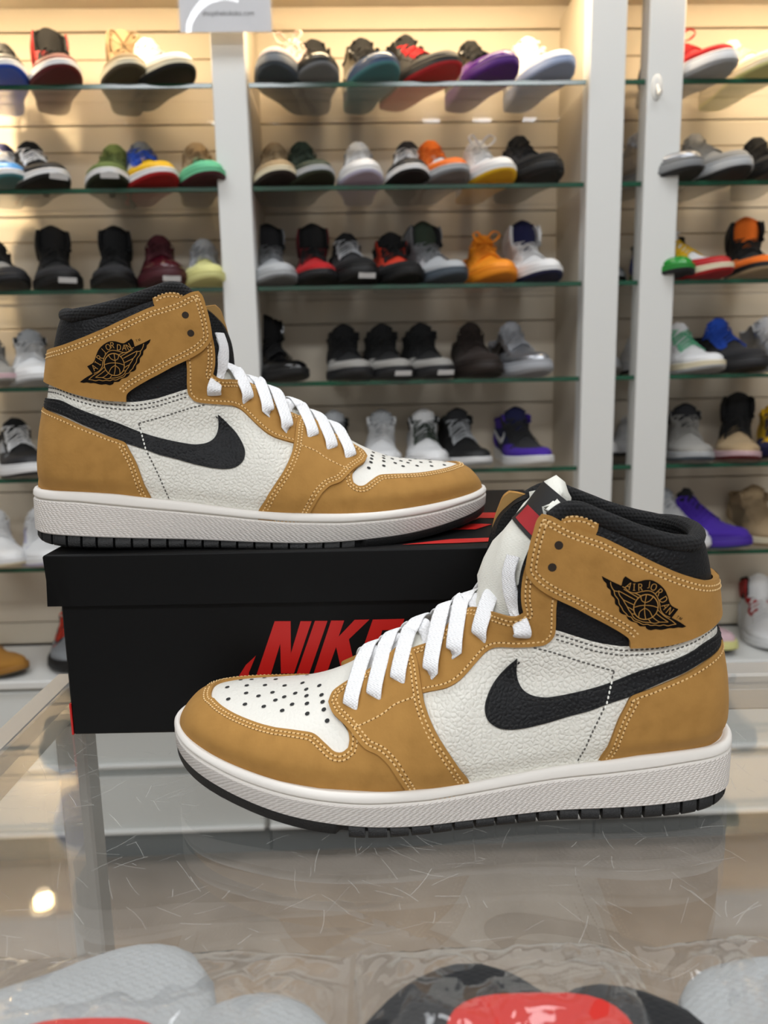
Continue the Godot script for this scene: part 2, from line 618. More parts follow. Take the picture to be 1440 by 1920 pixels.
# a piece of leather: an outline laid on the shape, off above it, with a cut edge
func panel(poly: PackedVector2Array, f: Callable, off: float, thick: float, cell: float) -> ArrayMesh:
	var lo := poly[0]
	var hi := poly[0]
	for p in poly:
		lo = lo.min(p)
		hi = hi.max(p)
	var nx := int(ceil((hi.x - lo.x) / cell))
	var ny := int(ceil((hi.y - lo.y) / cell))
	lo -= Vector2(0.013, 0.017)
	var step := Vector2((hi.x - lo.x + 0.01) / nx, (hi.y - lo.y + 0.01) / ny)
	var edge := {}
	for i in poly.size():
		var a := (poly[i] - lo) / step
		var b := (poly[(i + 1) % poly.size()] - lo) / step
		var k := int(ceil(a.distance_to(b) * 4)) + 1
		for s in k + 1:
			var c := a.lerp(b, float(s) / k)
			for o in [Vector2(0.08, 0.08), Vector2(-0.08, -0.08), Vector2(0.08, -0.08), Vector2(-0.08, 0.08)]:
				var g: Vector2 = c + o
				edge[Vector2i(int(floor(g.x)), int(floor(g.y)))] = true
	var v := PackedVector3Array()
	var n := PackedVector3Array()
	var uv := PackedVector2Array()
	var idx := PackedInt32Array()
	var seen := {}
	var vert := func(d: Vector2) -> int:
		var key := Vector2i(roundi(d.x * 500), roundi(d.y * 500))
		if seen.has(key):
			return seen[key]
		var nn := normal_at(f, d)
		v.append(f.call(d) + nn * off)
		n.append(nn)
		uv.append(d * 0.001)
		seen[key] = v.size() - 1
		return v.size() - 1
	for j in ny:
		for i in nx:
			var a := lo + Vector2(i, j) * step
			if not edge.has(Vector2i(i, j)):
				if Geometry2D.is_point_in_polygon(a + step / 2, poly):
					var q := [vert.call(a), vert.call(a + Vector2(step.x, 0)), vert.call(a + step), vert.call(a + Vector2(0, step.y))]
					idx.append_array([q[0], q[1], q[2], q[0], q[2], q[3]])
				continue
			for piece in Geometry2D.intersect_polygons(PackedVector2Array([a, a + Vector2(step.x, 0), a + step, a + Vector2(0, step.y)]), poly):
				if piece.size() < 3:
					continue
				var tri := Geometry2D.triangulate_polygon(piece)
				var q := []
				for p in piece:
					q.append(vert.call(p))
				for t in tri:
					idx.append(q[t])
	if thick > 0.0:
		var inside: float = -1.0 if Geometry2D.is_polygon_clockwise(poly) else 1.0
		var pts := PackedVector3Array()
		var nor := PackedVector3Array()
		for p in poly:
			pts.append(f.call(p))
			nor.append(normal_at(f, p))
		for i in poly.size():
			var j := (i + 1) % poly.size()
			if pts[i].distance_to(pts[j]) < 1e-6:
				continue
			var o := (pts[j] - pts[i]).normalized().cross(nor[i])
			var d := poly[j] - poly[i]
			var probe: Vector3 = f.call(poly[i] + Vector2(-d.y, d.x).normalized() * inside * -0.8)
			if o.dot(probe - pts[i]) > 0:
				o = -o
			o = -o if o.dot(pts[i] - probe) < 0 else o
			var at := v.size()
			for e in [[i, off], [j, off], [j, off - thick], [i, off - thick]]:
				v.append(pts[e[0]] + nor[e[0]] * e[1])
				n.append(o)
				uv.append(poly[e[0]] * 0.001)
			idx.append_array([at, at + 1, at + 2, at, at + 2, at + 3])
	return mesh_of(v, n, uv, idx)

var pins := [PackedVector3Array(), PackedVector3Array(), PackedVector2Array(), PackedInt32Array()]

# rows of stitches beside an open line of the outline
func stitches(line: PackedVector2Array, f: Callable, off: float, rows: Array, inward: float, pitch := 0.00245, holes := true) -> ArrayMesh:
	var v := PackedVector3Array()
	var n := PackedVector3Array()
	var uv := PackedVector2Array()
	var idx := PackedInt32Array()
	var pts := []
	var nor := []
	for p in line:
		pts.append(f.call(p))
		nor.append(normal_at(f, p))
	for row in rows:
		var path := []
		for i in pts.size():
			var t: Vector3 = (pts[mini(i + 1, pts.size() - 1)] - pts[maxi(i - 1, 0)]).normalized()
			path.append(pts[i] + t.cross(nor[i]) * inward * row)
		var left := 0.0008
		for i in path.size() - 1:
			var a: Vector3 = path[i]
			var b: Vector3 = path[i + 1]
			var l := a.distance_to(b)
			while left < l:
				var c := a.lerp(b, left / l)
				var up: Vector3 = nor[i].lerp(nor[i + 1], left / l).normalized()
				var t := (b - a).normalized()
				t = (t + t.cross(up) * 0.12).normalized()
				var s := t.cross(up)
				c += up * (off + 0.0001)
				var at := v.size()
				for k in [[-0.5, 0.0, -0.0002], [0.5, 0.0, -0.0002], [-0.28, -0.5, 0.0], [0.28, -0.5, 0.0], [-0.28, 0.5, 0.0], [0.28, 0.5, 0.0], [-0.24, 0.0, 0.00042], [0.24, 0.0, 0.00042]]:
					v.append(c + t * k[0] * pitch * 0.74 + s * k[1] * 0.0009 + up * k[2])
					n.append((up + s * k[1] * 1.2 + t * k[0] * 0.8).normalized())
					uv.append(Vector2.ZERO)
				for e in [[0, 2, 6], [2, 3, 7], [2, 7, 6], [3, 1, 7], [1, 5, 7], [5, 4, 6], [5, 6, 7], [4, 0, 6]]:
					for g in e:
						idx.append(at + g)
				if holes:
					var h := pins[0].size() as int
					var hc := c + t * pitch * 0.5 - up * 0.00004
					for q in [Vector2(-0.00034, 0), Vector2(0, -0.00048), Vector2(0.00034, 0), Vector2(0, 0.00048)]:
						pins[0].append(hc + t * q.x + s * q.y)
						pins[1].append(up)
						pins[2].append(Vector2.ZERO)
					pins[3].append_array([h, h + 1, h + 2, h, h + 2, h + 3])
				left += pitch
			left -= l
	return mesh_of(v, n, uv, idx)

# ------------------------------------------------------------------ outlines of the leather pieces, millimetres
const SWOOSH := [117.9, 87.6, 124.0, 81.9, 129.7, 75.5, 133.2, 70.0, 135.1, 64.4, 134.5, 59.5, 132.4, 56.3, 128.1, 53.7, 122.4, 52.7, 115.4, 53.1, 108.3, 54.4, 101.2, 56.0, 91.3, 58.8, 80.9, 61.4, 72.6, 64.5, 60.3, 68.5, 50.1, 72.9, 36.7, 78.9, 22.8, 85.2, 6.3, 89.9, 7.4, 95.6, 19.9, 94.9, 30.1, 90.6, 43.6, 85.4, 56.9, 80.7, 70.5, 75.0, 84.3, 71.0, 101.0, 67.9, 106.9, 68.0, 111.9, 69.3, 115.4, 71.8, 117.5, 76.0, 118.2, 81.1]
const HEEL_COUNTER := [6.3, 89.7, 22.8, 84.1, 36.7, 77.9, 50.2, 72.2, 56.9, 69.9, 60.3, 68.3, 63.1, 63.3, 66.4, 57.0, 69.1, 49.3, 71.7, 41.4, 75.3, 33.0, 76.5, 27.0, 40.0, 30.0, -0.9, 30.0]
const STRAP := [9.2, 106.5, 18.5, 103.5, 30.4, 99.4, 46.6, 95.5, 61.3, 94.6, 61.8, 99.4, 64.6, 102.5, 71.3, 106.9, 81.8, 112.7, 90.6, 117.7, 99.4, 121.9, 107.1, 126.2, 111.8, 130.7, 114.1, 135.0, 114.0, 139.8, 112.6, 148.1, 110.9, 155.1, 109.1, 160.9, 106.8, 163.7, 103.5, 163.0, 100.5, 161.7, 93.7, 158.1, 85.7, 155.2, 77.6, 152.5, 69.6, 148.7, 59.0, 143.6, 48.3, 138.3, 37.4, 133.1, 25.6, 128.4, 12.2, 125.2]
const EYESTAY := [80.3, 153.9, 78.7, 160.5, 83.0, 163.2, 88.3, 164.4, 93.6, 164.4, 97.8, 163.3, 102.0, 159.5, 106.1, 155.0, 109.6, 150.3, 112.8, 143.3, 114.9, 136.3, 116.2, 126.7, 116.2, 118.7, 115.2, 113.4, 118.9, 110.7, 127.3, 110.0, 136.9, 108.0, 146.1, 103.5, 150.2, 100.5, 156.5, 94.0, 160.6, 90.5, 169.9, 86.5, 174.9, 84.2, 175.1, 76.6, 170.1, 68.2, 166.5, 69.0, 159.4, 71.0, 153.5, 73.1, 147.7, 76.7, 142.1, 81.7, 137.5, 86.2, 132.4, 90.7, 126.6, 93.2, 119.1, 93.9, 107.9, 94.8, 103.4, 95.9, 99.6, 100.3, 98.9, 105.4, 99.1, 116.6, 98.6, 121.9, 96.3, 133.1, 91.0, 143.9, 85.7, 149.1]
const FOREFOOT := [143.6, 25.7, 147.8, 33.5, 154.2, 43.7, 160.9, 54.2, 165.6, 64.0, 167.1, 71.0, 169.0, 80.9, 171.5, 84.9, 174.6, 86.1, 179.3, 84.1, 187.5, 77.8, 198.2, 70.9, 204.0, 68.0, 212.4, 63.2, 216.0, 60.7, 217.5, 57.7, 215.1, 55.1, 209.6, 52.5, 205.3, 50.2, 201.9, 47.6, 196.1, 43.5, 188.6, 41.0, 181.3, 34.1, 176.2, 24.4, 176.0, 17.0, 144.0, 17.0]
const QUARTER := [8.9, 104.4, 18.5, 103.9, 30.4, 99.9, 46.6, 95.9, 61.6, 94.6, 68.1, 94.9, 79.1, 97.0, 90.2, 100.6, 98.6, 103.4, 106, 104.5, 116, 100, 130, 96, 142, 88, 152, 80, 163, 74, 172, 70, 178, 55, 172, 38, 162, 17, 144, 18, 110, 22, 60, 26, -0.9, 30.0]
const COLLAR := [9.0, 101.0, 10.6, 116.0, 13.0, 129.0, 15.5, 140.0, 18.4, 148.5, 30.4, 146.8, 37.4, 147.9, 53.7, 151.7, 64.3, 155.2, 78.7, 160.9, 88.3, 165.1, 96.5, 165.0, 103.4, 160.6, 107.7, 155.5, 111.2, 150.5, 114.4, 143.3, 116.6, 136.3, 118.0, 126.7, 118.2, 118.0, 116.5, 110.0, 106.0, 99.5, 98.6, 100.0, 90.2, 97.0, 79.1, 93.5, 61.6, 91.0, 46.6, 92.5, 30.4, 96.5, 18.5, 100.0]
const TOE_EDGE := [211.6, 54.2, 206.1, 49.9, 205.0, 46.2, 205.6, 43.4, 208.8, 41.5, 212.7, 41.7, 216.8, 44.0, 223.7, 47.3, 230.0, 47.8, 242.5, 47.8, 255.5, 48.0, 268.6, 48.9, 279.3, 50.0, 287.3, 51.0]
const SEAM_B := [68.2, 81.1, 84.4, 85.9, 101.2, 91.5, 109.2, 93.5]
const SEAM_C := [171.0, 66.4, 180.6, 62.5, 187.9, 57.6, 198.3, 52.5, 204.0, 50.5]
const ROLL := [30.2, 147.7, 42.9, 149.8, 59.0, 154.5, 69.6, 158.8, 81.4, 163.6, 88.3, 166.2, 95.2, 166.0, 101.5, 161.5]
const EYELETS := [204.1, 59.5, 191.3, 65.5, 178.7, 73.5, 161.1, 79.7, 148.7, 89.9, 135.0, 98.0, 112.9, 104.4]
const HOLES := [149.7, 18.5, 157.1, 3.5, 132.1, 22.1, 135, 11.5, 137.9, 1.8, 137.9, -14.1, 115.9, 22.9, 123.2, 14.1, 121.8, 1.8, 127.6, -18.5, 101.2, 25.6, 108.5, 17.6, 112.9, 10.6, 115.9, -10.6, 102.6, 15, 95.3, 22.1, 95.3, 13.2, 105.6, 3.5, 108.5, -26.5, 83.5, 31.8, 85, 24.7, 86.5, 18.5, 87.9, 12.4, 92.4, 3.5, 101.2, -22.1, 92.4, -15.9, 70.3, 39.7, 73.2, 32.6, 74.7, 27.4, 76.2, 22.1, 79.1, 13.2, 84, -24, 77, -20, 88, -31, 73, -33, 119, -24, 149, -16]
const EMBLEM := [77.7, 133.8, 76.8, 131.5, 75.3, 130.0, 75.0, 128.2, 73.2, 126.5, 72.9, 124.4, 71.0, 122.3, 70.6, 119.8, 68.6, 118.0, 68.3, 115.8, 66.6, 114.3, 64.6, 113.9, 64.1, 112.1, 62.0, 110.3, 59.3, 109.5, 57.8, 107.9, 54.8, 107.7, 54.1, 106.4, 52.0, 105.6, 49.7, 106.2, 47.4, 105.8, 45.1, 106.2, 43.1, 106.7, 41.1, 106.5, 39.0, 106.9, 37.2, 106.5, 35.2, 107.0, 38.2, 109.3, 42.6, 112.2, 39.9, 116.6, 43.1, 118.6, 44.2, 120.1, 45.5, 123.6, 47.3, 127.1, 50.1, 129.9, 53.4, 131.7, 56.7, 131.8, 58.9, 131.2, 61.5, 130.8, 63.9, 132.2, 66.2, 133.7, 67.2, 132.4, 68.0, 128.9, 73.0, 131.3]
# the emblem's line work, in eighths of a print unit; (775, 600) is the middle of the ball
const EMBLEM_LINES := [
	[770, 420, 755, 560, 765, 680, 790, 780], [595, 600, 680, 575, 760, 568, 860, 575, 950, 600], [690, 450, 705, 500, 760, 532, 825, 505, 880, 440], [680, 755, 690, 665, 760, 607, 830, 650, 885, 740],
	[410, 310, 450, 330, 520, 385, 600, 400, 700, 380, 800, 370, 880, 400, 940, 470, 975, 560, 995, 640, 1060, 715, 1140, 752], [430, 345, 520, 395, 610, 440, 650, 462], [355, 370, 470, 425, 610, 492], [600, 402, 690, 440],
	[232, 245, 245, 300, 290, 365, 360, 380], [355, 370, 372, 425, 430, 490, 455, 530, 500, 590, 525, 635, 570, 690, 595, 735, 640, 775, 700, 800, 750, 818, 860, 828, 930, 838, 1000, 820],
	[290, 370, 305, 425, 360, 490, 375, 545, 420, 605, 445, 650, 500, 700, 520, 730, 570, 745, 610, 795, 690, 825, 760, 855, 820, 850, 870, 868, 940, 862, 1000, 872, 1060, 860, 1120, 875, 1180, 862, 1235, 858],
	[430, 490, 510, 525, 590, 560], [500, 592, 545, 612, 592, 640], [570, 690, 620, 700], [940, 690, 1030, 760, 1120, 822, 1000, 820], [890, 745, 960, 800, 1000, 820], [960, 640, 1060, 730, 1150, 790, 1235, 858], [830, 780, 870, 828]]
const LETTER_SPOTS := [64.4, 128.9, 30.0, 61.8, 128.2, 0.0, 58.7, 128.2, -4.0, 54.8, 129.4, 5.0, 52.3, 128.2, 18.0, 49.5, 125.6, 42.0, 47.3, 121.9, 57.0, 46.0, 118.6, 60.0, 43.9, 116.0, 33.0]

func print_point(x: float, y: float) -> Vector2:
	return Vector2(55.5 - (x - 775.0) * 0.0330, 118.0 - (y - 600.0) * 0.0362)

# a thin printed line on a side panel
func line_on(flat: PackedVector2Array, f: Callable, off: float, width: float) -> ArrayMesh:
	var v := PackedVector3Array()
	var n := PackedVector3Array()
	var uv := PackedVector2Array()
	var idx := PackedInt32Array()
	for i in flat.size():
		var t := (flat[mini(i + 1, flat.size() - 1)] - flat[maxi(i - 1, 0)]).normalized()
		var s := Vector2(-t.y, t.x) * width / 2
		for k in [-1.0, 1.0]:
			var d := to_side(flat[i] + s * k)
			var nn := normal_at(f, d)
			v.append(f.call(d) + nn * off)
			n.append(nn)
			uv.append(Vector2.ZERO)
		if i > 0:
			var a := i * 2
			idx.append_array([a - 2, a - 1, a, a - 1, a + 1, a])
	return mesh_of(v, n, uv, idx)

# one letter laid on a side panel: where, its reading direction and its up direction in (x, y) millimetres
func letter_on(ch: String, at: Vector2, right: Vector2, up: Vector2, size: float, f: Callable, off: float) -> ArrayMesh:
	var t := TextMesh.new()
	var font := SystemFont.new()
	font.font_names = PackedStringArray(["Droid Sans"])
	t.font = font
	t.font_size = 64
	t.pixel_size = 1.0
	t.depth = 0.0
	t.curve_step = 2.0
	t.text = ch
	var a := t.surface_get_arrays(0)
	var src: PackedVector3Array = a[Mesh.ARRAY_VERTEX]
	var lo := src[0]
	var hi := src[0]
	for p in src:
		lo = lo.min(p)
		hi = hi.max(p)
	var k := size / (hi.y - lo.y)
	var v := PackedVector3Array()
	var n := PackedVector3Array()
	var uv := PackedVector2Array()
	for p in src:
		var q := (p - (lo + hi) / 2) * k
		var d := to_side(at + right * q.x * 0.9 + up * q.y)
		var nn := normal_at(f, d)
		v.append(f.call(d) + nn * off)
		n.append(nn)
		uv.append(Vector2.ZERO)
	var idx: PackedInt32Array = a[Mesh.ARRAY_INDEX] if a[Mesh.ARRAY_INDEX] != null else PackedInt32Array(range(v.size()))
	return mesh_of(v, n, uv, idx)

# ------------------------------------------------------------------ soles
const OUTLINE := [-3.8, 0, -1.2, 12.8, 5, 23.2, 17, 31, 40, 37.2, 66, 40.6, 96, 42.8, 120, 47, 144, 52.5, 168, 58.5, 192, 62.2, 216, 62.2, 238, 58, 262, 49.2, 285, 37, 300, 24.5, 310, 10.5, 315.5, -3, 316.5, -11, 314.5, -21, 307, -31, 294, -40, 275, -47.5, 250, -51.5, 225, -51.5, 200, -48, 170, -43, 140, -39.5, 110, -39, 80, -40, 50, -39.5, 24, -35, 7, -25, -1.2, -13]

func outline_ring(line: PackedVector2Array, inset: Callable, height: Callable) -> PackedVector3Array:
	var out := PackedVector3Array()
	var k := line.size()
	for i in k:
		var t := (line[(i + 1) % k] - line[(i + k - 1) % k]).normalized()
		var p: Vector2 = line[i] + Vector2(t.y, -t.x) * (float(inset.call(line[i].x * 0.001)) * 1000.0 - 0.9)
		out.append(Vector3(p.x * 0.001, height.call(line[i].x * 0.001), p.y * 0.001))
	return out

func ring_skin(line: PackedVector2Array, rows: Array, floor_cap := false, top_cap := false) -> ArrayMesh:
	var loops := []
	for r in rows:
		loops.append(outline_ring(line, r[0], r[1]))
	var m := loft(loops, true, false)
	if not floor_cap and not top_cap:
		return m
	var list := [m]
	for e in [[floor_cap, loops[0], -1.0], [top_cap, loops[-1], 1.0]]:
		if e[0]:
			var flat := PackedVector2Array()
			for p in e[1]:
				flat.append(Vector2(p.x, p.z) * 1000.0)
			var n := PackedVector3Array()
			n.resize(flat.size())
			n.fill(Vector3(0, e[2], 0))
			list.append(mesh_of(PackedVector3Array(e[1]), n, flat, Geometry2D.triangulate_polygon(flat)))
	return joined(list)

func fixed(x: float) -> Callable:
	return func(_x): return x

func height_of(key: String, plus: float, scale_ := 1.0) -> Callable:
	return func(x): return lk(cv[key], x) * scale_ + plus

func sole_meshes(step: float, lift := 0.0, flare := 0.0) -> Dictionary:
	var line := smooth(OUTLINE, true, step, 80.0)
	var out := {}
	out.midsole = ring_skin(line, [[fixed(0.0015), height_of("bd", -0.0003)], [fixed(0.0002 - flare), height_of("bd", 0.0008)], [fixed(0.0 - flare * 0.5), height_of("gr", -0.0016 + lift)], [fixed(0.0004), height_of("gr", -0.0006 + lift)]], true, false)
	out.groove = ring_skin(line, [[fixed(0.0004), height_of("gr", -0.0008 + lift)], [fixed(0.0022), height_of("gr", -0.0002 + lift)], [fixed(0.0022), height_of("gr", 0.0004 + lift)]])
	out.foxing = ring_skin(line, [[fixed(0.0022), height_of("gr", 0.0003 + lift)], [fixed(0.0006), height_of("gr", 0.0007 + lift)], [fixed(0.0), height_of("gr", 0.0018 + lift)], [fixed(0.0002), height_of("y0", -0.0012 + lift)], [fixed(0.0012), height_of("y0", 0.0004 + lift)], [fixed(0.0026), height_of("y0", 0.0009 + lift)], [fixed(0.0050), height_of("y0", -0.0005 + lift)]], false, true)
	return out

# ------------------------------------------------------------------ the two tan high-tops
func build_hero_shoes() -> void:
	var lat := func(d: Vector2) -> Vector3: return side_point(d, 1.0)
	var med := func(d: Vector2) -> Vector3: return side_point(d, -1.0)
	var toe := func(d: Vector2) -> Vector3: return toe_point(d)
	var tan_ := mat("tan nubuck", Color(0.675, 0.505, 0.270), 0.86, {"tone": "nubuck", "bump": "grain", "depth": 0.012, "scale": 11.0, "sheen": 0.35, "spec": 0.3})
	var raw := mat("raw tan edge", Color(0.66, 0.52, 0.32), 0.95, {"spec": 0.2})
	var white := mat("tumbled white leather", Color(0.885, 0.875, 0.835), 0.46, {"bump": "pebble", "depth": 0.060, "scale": 25.0, "spec": 0.5})
	var toe_white := mat("smooth white leather", Color(0.885, 0.875, 0.84), 0.48, {"bump": "pebble", "depth": 0.016, "scale": 24.0})
	var black := mat("black tumbled leather", Color(0.070, 0.073, 0.082), 0.55, {"bump": "fine", "depth": 0.05, "scale": 14.0, "spec": 0.36})
	var knit := mat("black collar knit", Color(0.055, 0.056, 0.06), 0.92, {"bump": "knit", "depth": 0.11, "scale": 120.0, "sheen": 0.2})
	var thread := mat("tan thread", Color(0.88, 0.73, 0.50), 0.8)
	var dark_thread := mat("dark thread", Color(0.13, 0.13, 0.13), 0.8)
	var grey_thread := mat("grey thread", Color(0.36, 0.35, 0.33), 0.8)
	var white_thread := mat("white thread", Color(0.93, 0.93, 0.9), 0.8)
	var rubber := mat("off-white rubber", Color(0.900, 0.882, 0.855), 0.62, {"spec": 0.4})
	var textured := mat("textured off-white rubber", Color(0.885, 0.860, 0.835), 0.70, {"bump": "weave", "depth": 0.045, "tri": false, "scale": Vector3(76, 190, 1), "spec": 0.35})
	var groove := rubber
	var sole := mat("black rubber", Color(0.055, 0.056, 0.058), 0.62, {"bump": "grain", "depth": 0.03, "scale": 30.0})
	var lace := mat("white flat lace", Color(0.93, 0.93, 0.935), 0.9, {"bump": "lace", "depth": 0.035, "scale": 110.0, "tri": false, "sheen": 0.2})
	var cloth := mat("off-white tongue textile", Color(0.885, 0.88, 0.84), 0.85, {"bump": "lace", "depth": 0.018, "scale": 90.0, "sheen": 0.2})
	var ink := mat("dark brown ink", Color(0.07, 0.055, 0.045), 0.85, {"spec": 0.2})
	var hole := mat("punched hole", Color(0.16, 0.12, 0.08), 0.9)
	var perf := mat("perforation", Color(0.16, 0.16, 0.16), 0.9)
	var label_black := mat("black label satin", Color(0.06, 0.06, 0.065), 0.55)
	var label_red := mat("red label", Color(0.62, 0.05, 0.10), 0.6)

	var meshes := []   # [name, mesh, material, label, kind]
	var C := 2.6
	# soles
	var s := sole_meshes(2.2)
	meshes.append(["midsole", s.midsole, textured, "off-white midsole wall with a fine slanted texture", ""])
	meshes.append(["midsole_groove", s.groove, groove, "", ""])
	meshes.append(["foxing_band", s.foxing, rubber, "smooth off-white upper band of the midsole", ""])
	var line := smooth(OUTLINE, true, 2.0, 80.0)
	var inset := func(x): return 0.0008 if x > 0.212 else 0.0050
	var inset2 := func(x): return 0.0060 if x > 0.212 else 0.0080
	meshes.append(["outsole", ring_skin(line, [[inset2, height_of("bot", 0.0004)], [inset, height_of("bot", 0.0022)], [inset, height_of("bd", 0.0)]], true), sole, "black rubber outsole", ""])
	var k := line.size()
	var run := 0.0
	var cells := []
	for i in k:
		var p := line[i]
		if p.x < 210.0:
			cells.append(i)
	# lugs along both edges and round the heel
	var chain := []
	var first := 0
	while line[first].x < 210.0:
		first = (first + 1) % k
	for j in k:
		var i := (first + j) % k
		if line[i].x < 210.0:
			chain.append(i)
	var at := 0.0
	var cur := []
	var seg := 0
	for j in chain.size() - 1:
		var l := line[chain[j]].distance_to(line[chain[j + 1]])
		cur.append(chain[j])
		at += l
		if at > 9.6:
			cur.append(chain[j + 1])
			meshes.append(["lug", lug_mesh(line, cur, 0.0016), sole, "", ""])
			cur = []
			at = 0.0
			seg += 1
	# uppers, outer and inner side
	for e in [[lat, true], [med, false]]:
		var f: Callable = e[0]
		meshes.append(["quarter", panel(side_poly(QUARTER), f, 0.0002, 0.0, C), white, "tumbled white leather side", ""])
		meshes.append(["collar", panel(side_poly(COLLAR), f, 0.0001, 0.006, C), black, "padded black leather collar", ""])
		meshes.append(["swoosh", panel(side_poly(SWOOSH), f, 0.0015, 0.0015, C), black, "black leather swoosh", ""])
		meshes.append(["heel_counter", panel(side_poly(HEEL_COUNTER), f, 0.0023, 0.0022, C), tan_, "tan nubuck heel counter", ""])
		meshes.append(["eyestay", panel(side_poly(EYESTAY), f, 0.0018, 0.0022, C), tan_, "tan nubuck eyestay", ""])
		meshes.append(["forefoot_overlay", panel(side_poly(FOREFOOT), f, 0.0034, 0.0026, C), tan_, "tan nubuck forefoot overlay", ""])
		meshes.append(["ankle_strap", panel(side_poly(STRAP), f, 0.0038, 0.0030, C), tan_, "tan nubuck ankle strap", ""])
		meshes.append(["strap_lining", panel(side_poly(STRAP), f, 0.0010, 0.0, C * 2), raw, "", ""])
		var inner := [7.0, 60.0, 9.0, 101.0, 13.0, 129.0, 18.4, 148.0, 37.4, 147.9, 64.3, 155.2, 88.3, 165.1, 96.5, 165.0, 107.7, 155.5, 114.4, 143.3, 118.0, 126.7, 118.2, 114.0, 140.0, 100.0, 165.0, 88.0, 165.0, 60.0]
		meshes.append(["lining", panel(side_poly(inner), f, -0.006, 0.0, C * 1.6), knit, "black knit lining", ""])
		if e[1]:
			var st := []
			for g in [[SWOOSH, 0.0015, [0.0020], dark_thread, 0, 33], [HEEL_COUNTER, 0.0023, [0.0022], thread, 0, 5], [HEEL_COUNTER, 0.0023, [0.0022, 0.0044], thread, 5, 10],
					[STRAP, 0.0038, [0.0028, 0.0052], thread, 5, 29], [EYESTAY, 0.0018, [0.0022], thread, 25, 40], [EYESTAY, 0.0018, [0.0022, 0.0044], thread, 1, 22],
					[FOREFOOT, 0.0034, [0.0022, 0.0044], thread, 0, 8], [FOREFOOT, 0.0034, [0.0024, 0.0046], thread, 10, 25]]:
				st.append([stitch_edge(g[0], g[4], g[5], f, g[1], g[2]), g[3]])
			var by := {}
			for g in st:
				if not by.has(g[1]):
					by[g[1]] = []
				by[g[1]].append(g[0])
			by[thread].append(stitch_line(SEAM_C, f, 0.0034, [0.0]))
			by[grey_thread] = [stitch_line([68.2, 81.1, 69.5, 76.4], f, 0.0003, [0.0]), stitch_line([73.5, 62.6, 80.1, 48.7, 86.8, 31.5], f, 0.0003, [0.0]), stitch_line(SEAM_B, f, 0.0003, [0.0]), stitch_line([9.2, 102.6, 18.5, 101.7, 30.4, 97.7, 46.6, 93.7, 61.6, 92.4, 68.1, 92.7, 79.1, 94.8, 90.2, 98.4, 98.0, 101.0], f, 0.0003, [0.0, 0.0026])]
			by[white_thread] = [stitch_line([69.6, 76.0, 72.6, 64.9, 73.4, 62.9], f, 0.0017, [0.0])]
			for m in by:
				meshes.append(["stitching", joined(by[m]), m, "", "stuff"])
			for h in [Vector2(102.0, 138.2), Vector2(98.9, 148.7)]:
				meshes.append(["strap_hole", dot_mesh(to_side(h), f, 0.0039, 0.0022), hole, "", ""])
	# toe: white vamp, tan mudguard
	var rim := PackedVector2Array()
	var sm := smooth(TOE_EDGE, false, 1.6)
	for p in sm:
		rim.append(to_toe(p, 1.0))
	var tip := to_toe(Vector2(292.5, 53.0), 1.0)
	var inner_line := PackedVector2Array()
	inner_line.append_array(rim)
	var r_end := rim[-1]
	for i in range(1, 12):
		var w := PI / 2 * i / 12.0
		inner_line.append(Vector2(lerpf(r_end.x, tip.x, sin(w)), r_end.y * cos(w)))
	var half := inner_line.duplicate()
	inner_line.append(Vector2(tip.x, 0))
	for i in range(half.size() - 1, -1, -1):
		inner_line.append(Vector2(half[i].x, -half[i].y))
	var umax := LT * PI / 2 * 1000.0
	var mud := inner_line.duplicate()
	for p in [[12.0, -58.0], [12.0, -84.0], [umax, -84.0], [umax, 84.0], [12.0, 84.0], [12.0, 58.0]]:
		mud.append(Vector2(p[0], p[1]))
	meshes.append(["mudguard", panel(mud, toe, 0.0017, 0.0017, C), tan_, "tan nubuck toe guard", ""])
	var vamp := PackedVector2Array()
	for i in inner_line.size():
		vamp.append(inner_line[i] * Vector2(1.0, 1.04) + Vector2(4.0 if absf(inner_line[i].y) < 30 else -1.0, 0))
	vamp.append_array([Vector2(30, -52), Vector2(30, 52)])
	meshes.append(["toe_box", panel(vamp, toe, 0.0, 0.0, C), toe_white, "white leather toe box with punched holes", ""])
	var toe_st := [stitches(half, toe, 0.0017, [0.0020, 0.0042], 1.0), stitches(mirror_line(half), toe, 0.0017, [0.0020, 0.0042], -1.0)]
	meshes.append(["stitching", joined(toe_st), thread, "", "stuff"])
	meshes.append(["stitch_holes", mesh_of(pins[0], pins[1], pins[2], pins[3]), mat("needle hole", Color(0.26, 0.15, 0.05), 0.95), "", "stuff"])
	var dots := []
	for i in range(0, HOLES.size(), 2):
		dots.append(dot_mesh(Vector2(HOLES[i], HOLES[i + 1]), toe, 0.0004, 0.00135))
	meshes.append(["perforations", joined(dots), perf, "", "stuff"])
	# collar roll
	var roll := []
	var rl := smooth(ROLL, false, 5.0)
	for i in range(rl.size() - 1, -1, -1):
		var p := rl[i] * 0.001
		roll.append(Vector3(p.x, p.y - 0.0005, side_z(p.x, p.y - 0.006, 1.0) - 0.0022))
	roll.append_array([Vector3(0.0262, 0.1482, 0.0225), Vector3(0.0225, 0.1488, 0.0125), Vector3(0.0212, 0.1490, 0.0), Vector3(0.0225, 0.1488, -0.0125), Vector3(0.0262, 0.1482, -0.0225)])
	for i in rl.size():
		var p := rl[i] * 0.001
		roll.append(Vector3(p.x + 0.006 * smoothstep(0.085, 0.115, p.x), p.y - 0.0005, side_z(p.x, p.y - 0.006, -1.0) + 0.0022))
	meshes.append(["collar_roll", tube(bezier_path(roll, 3), 0.0044, 14), knit, "rolled black knit collar edge", ""])
	# tongue
	var under := PackedVector2Array([Vector2(2, -46), Vector2(70, -30), Vector2(74, 0), Vector2(70, 30), Vector2(2, 46)])
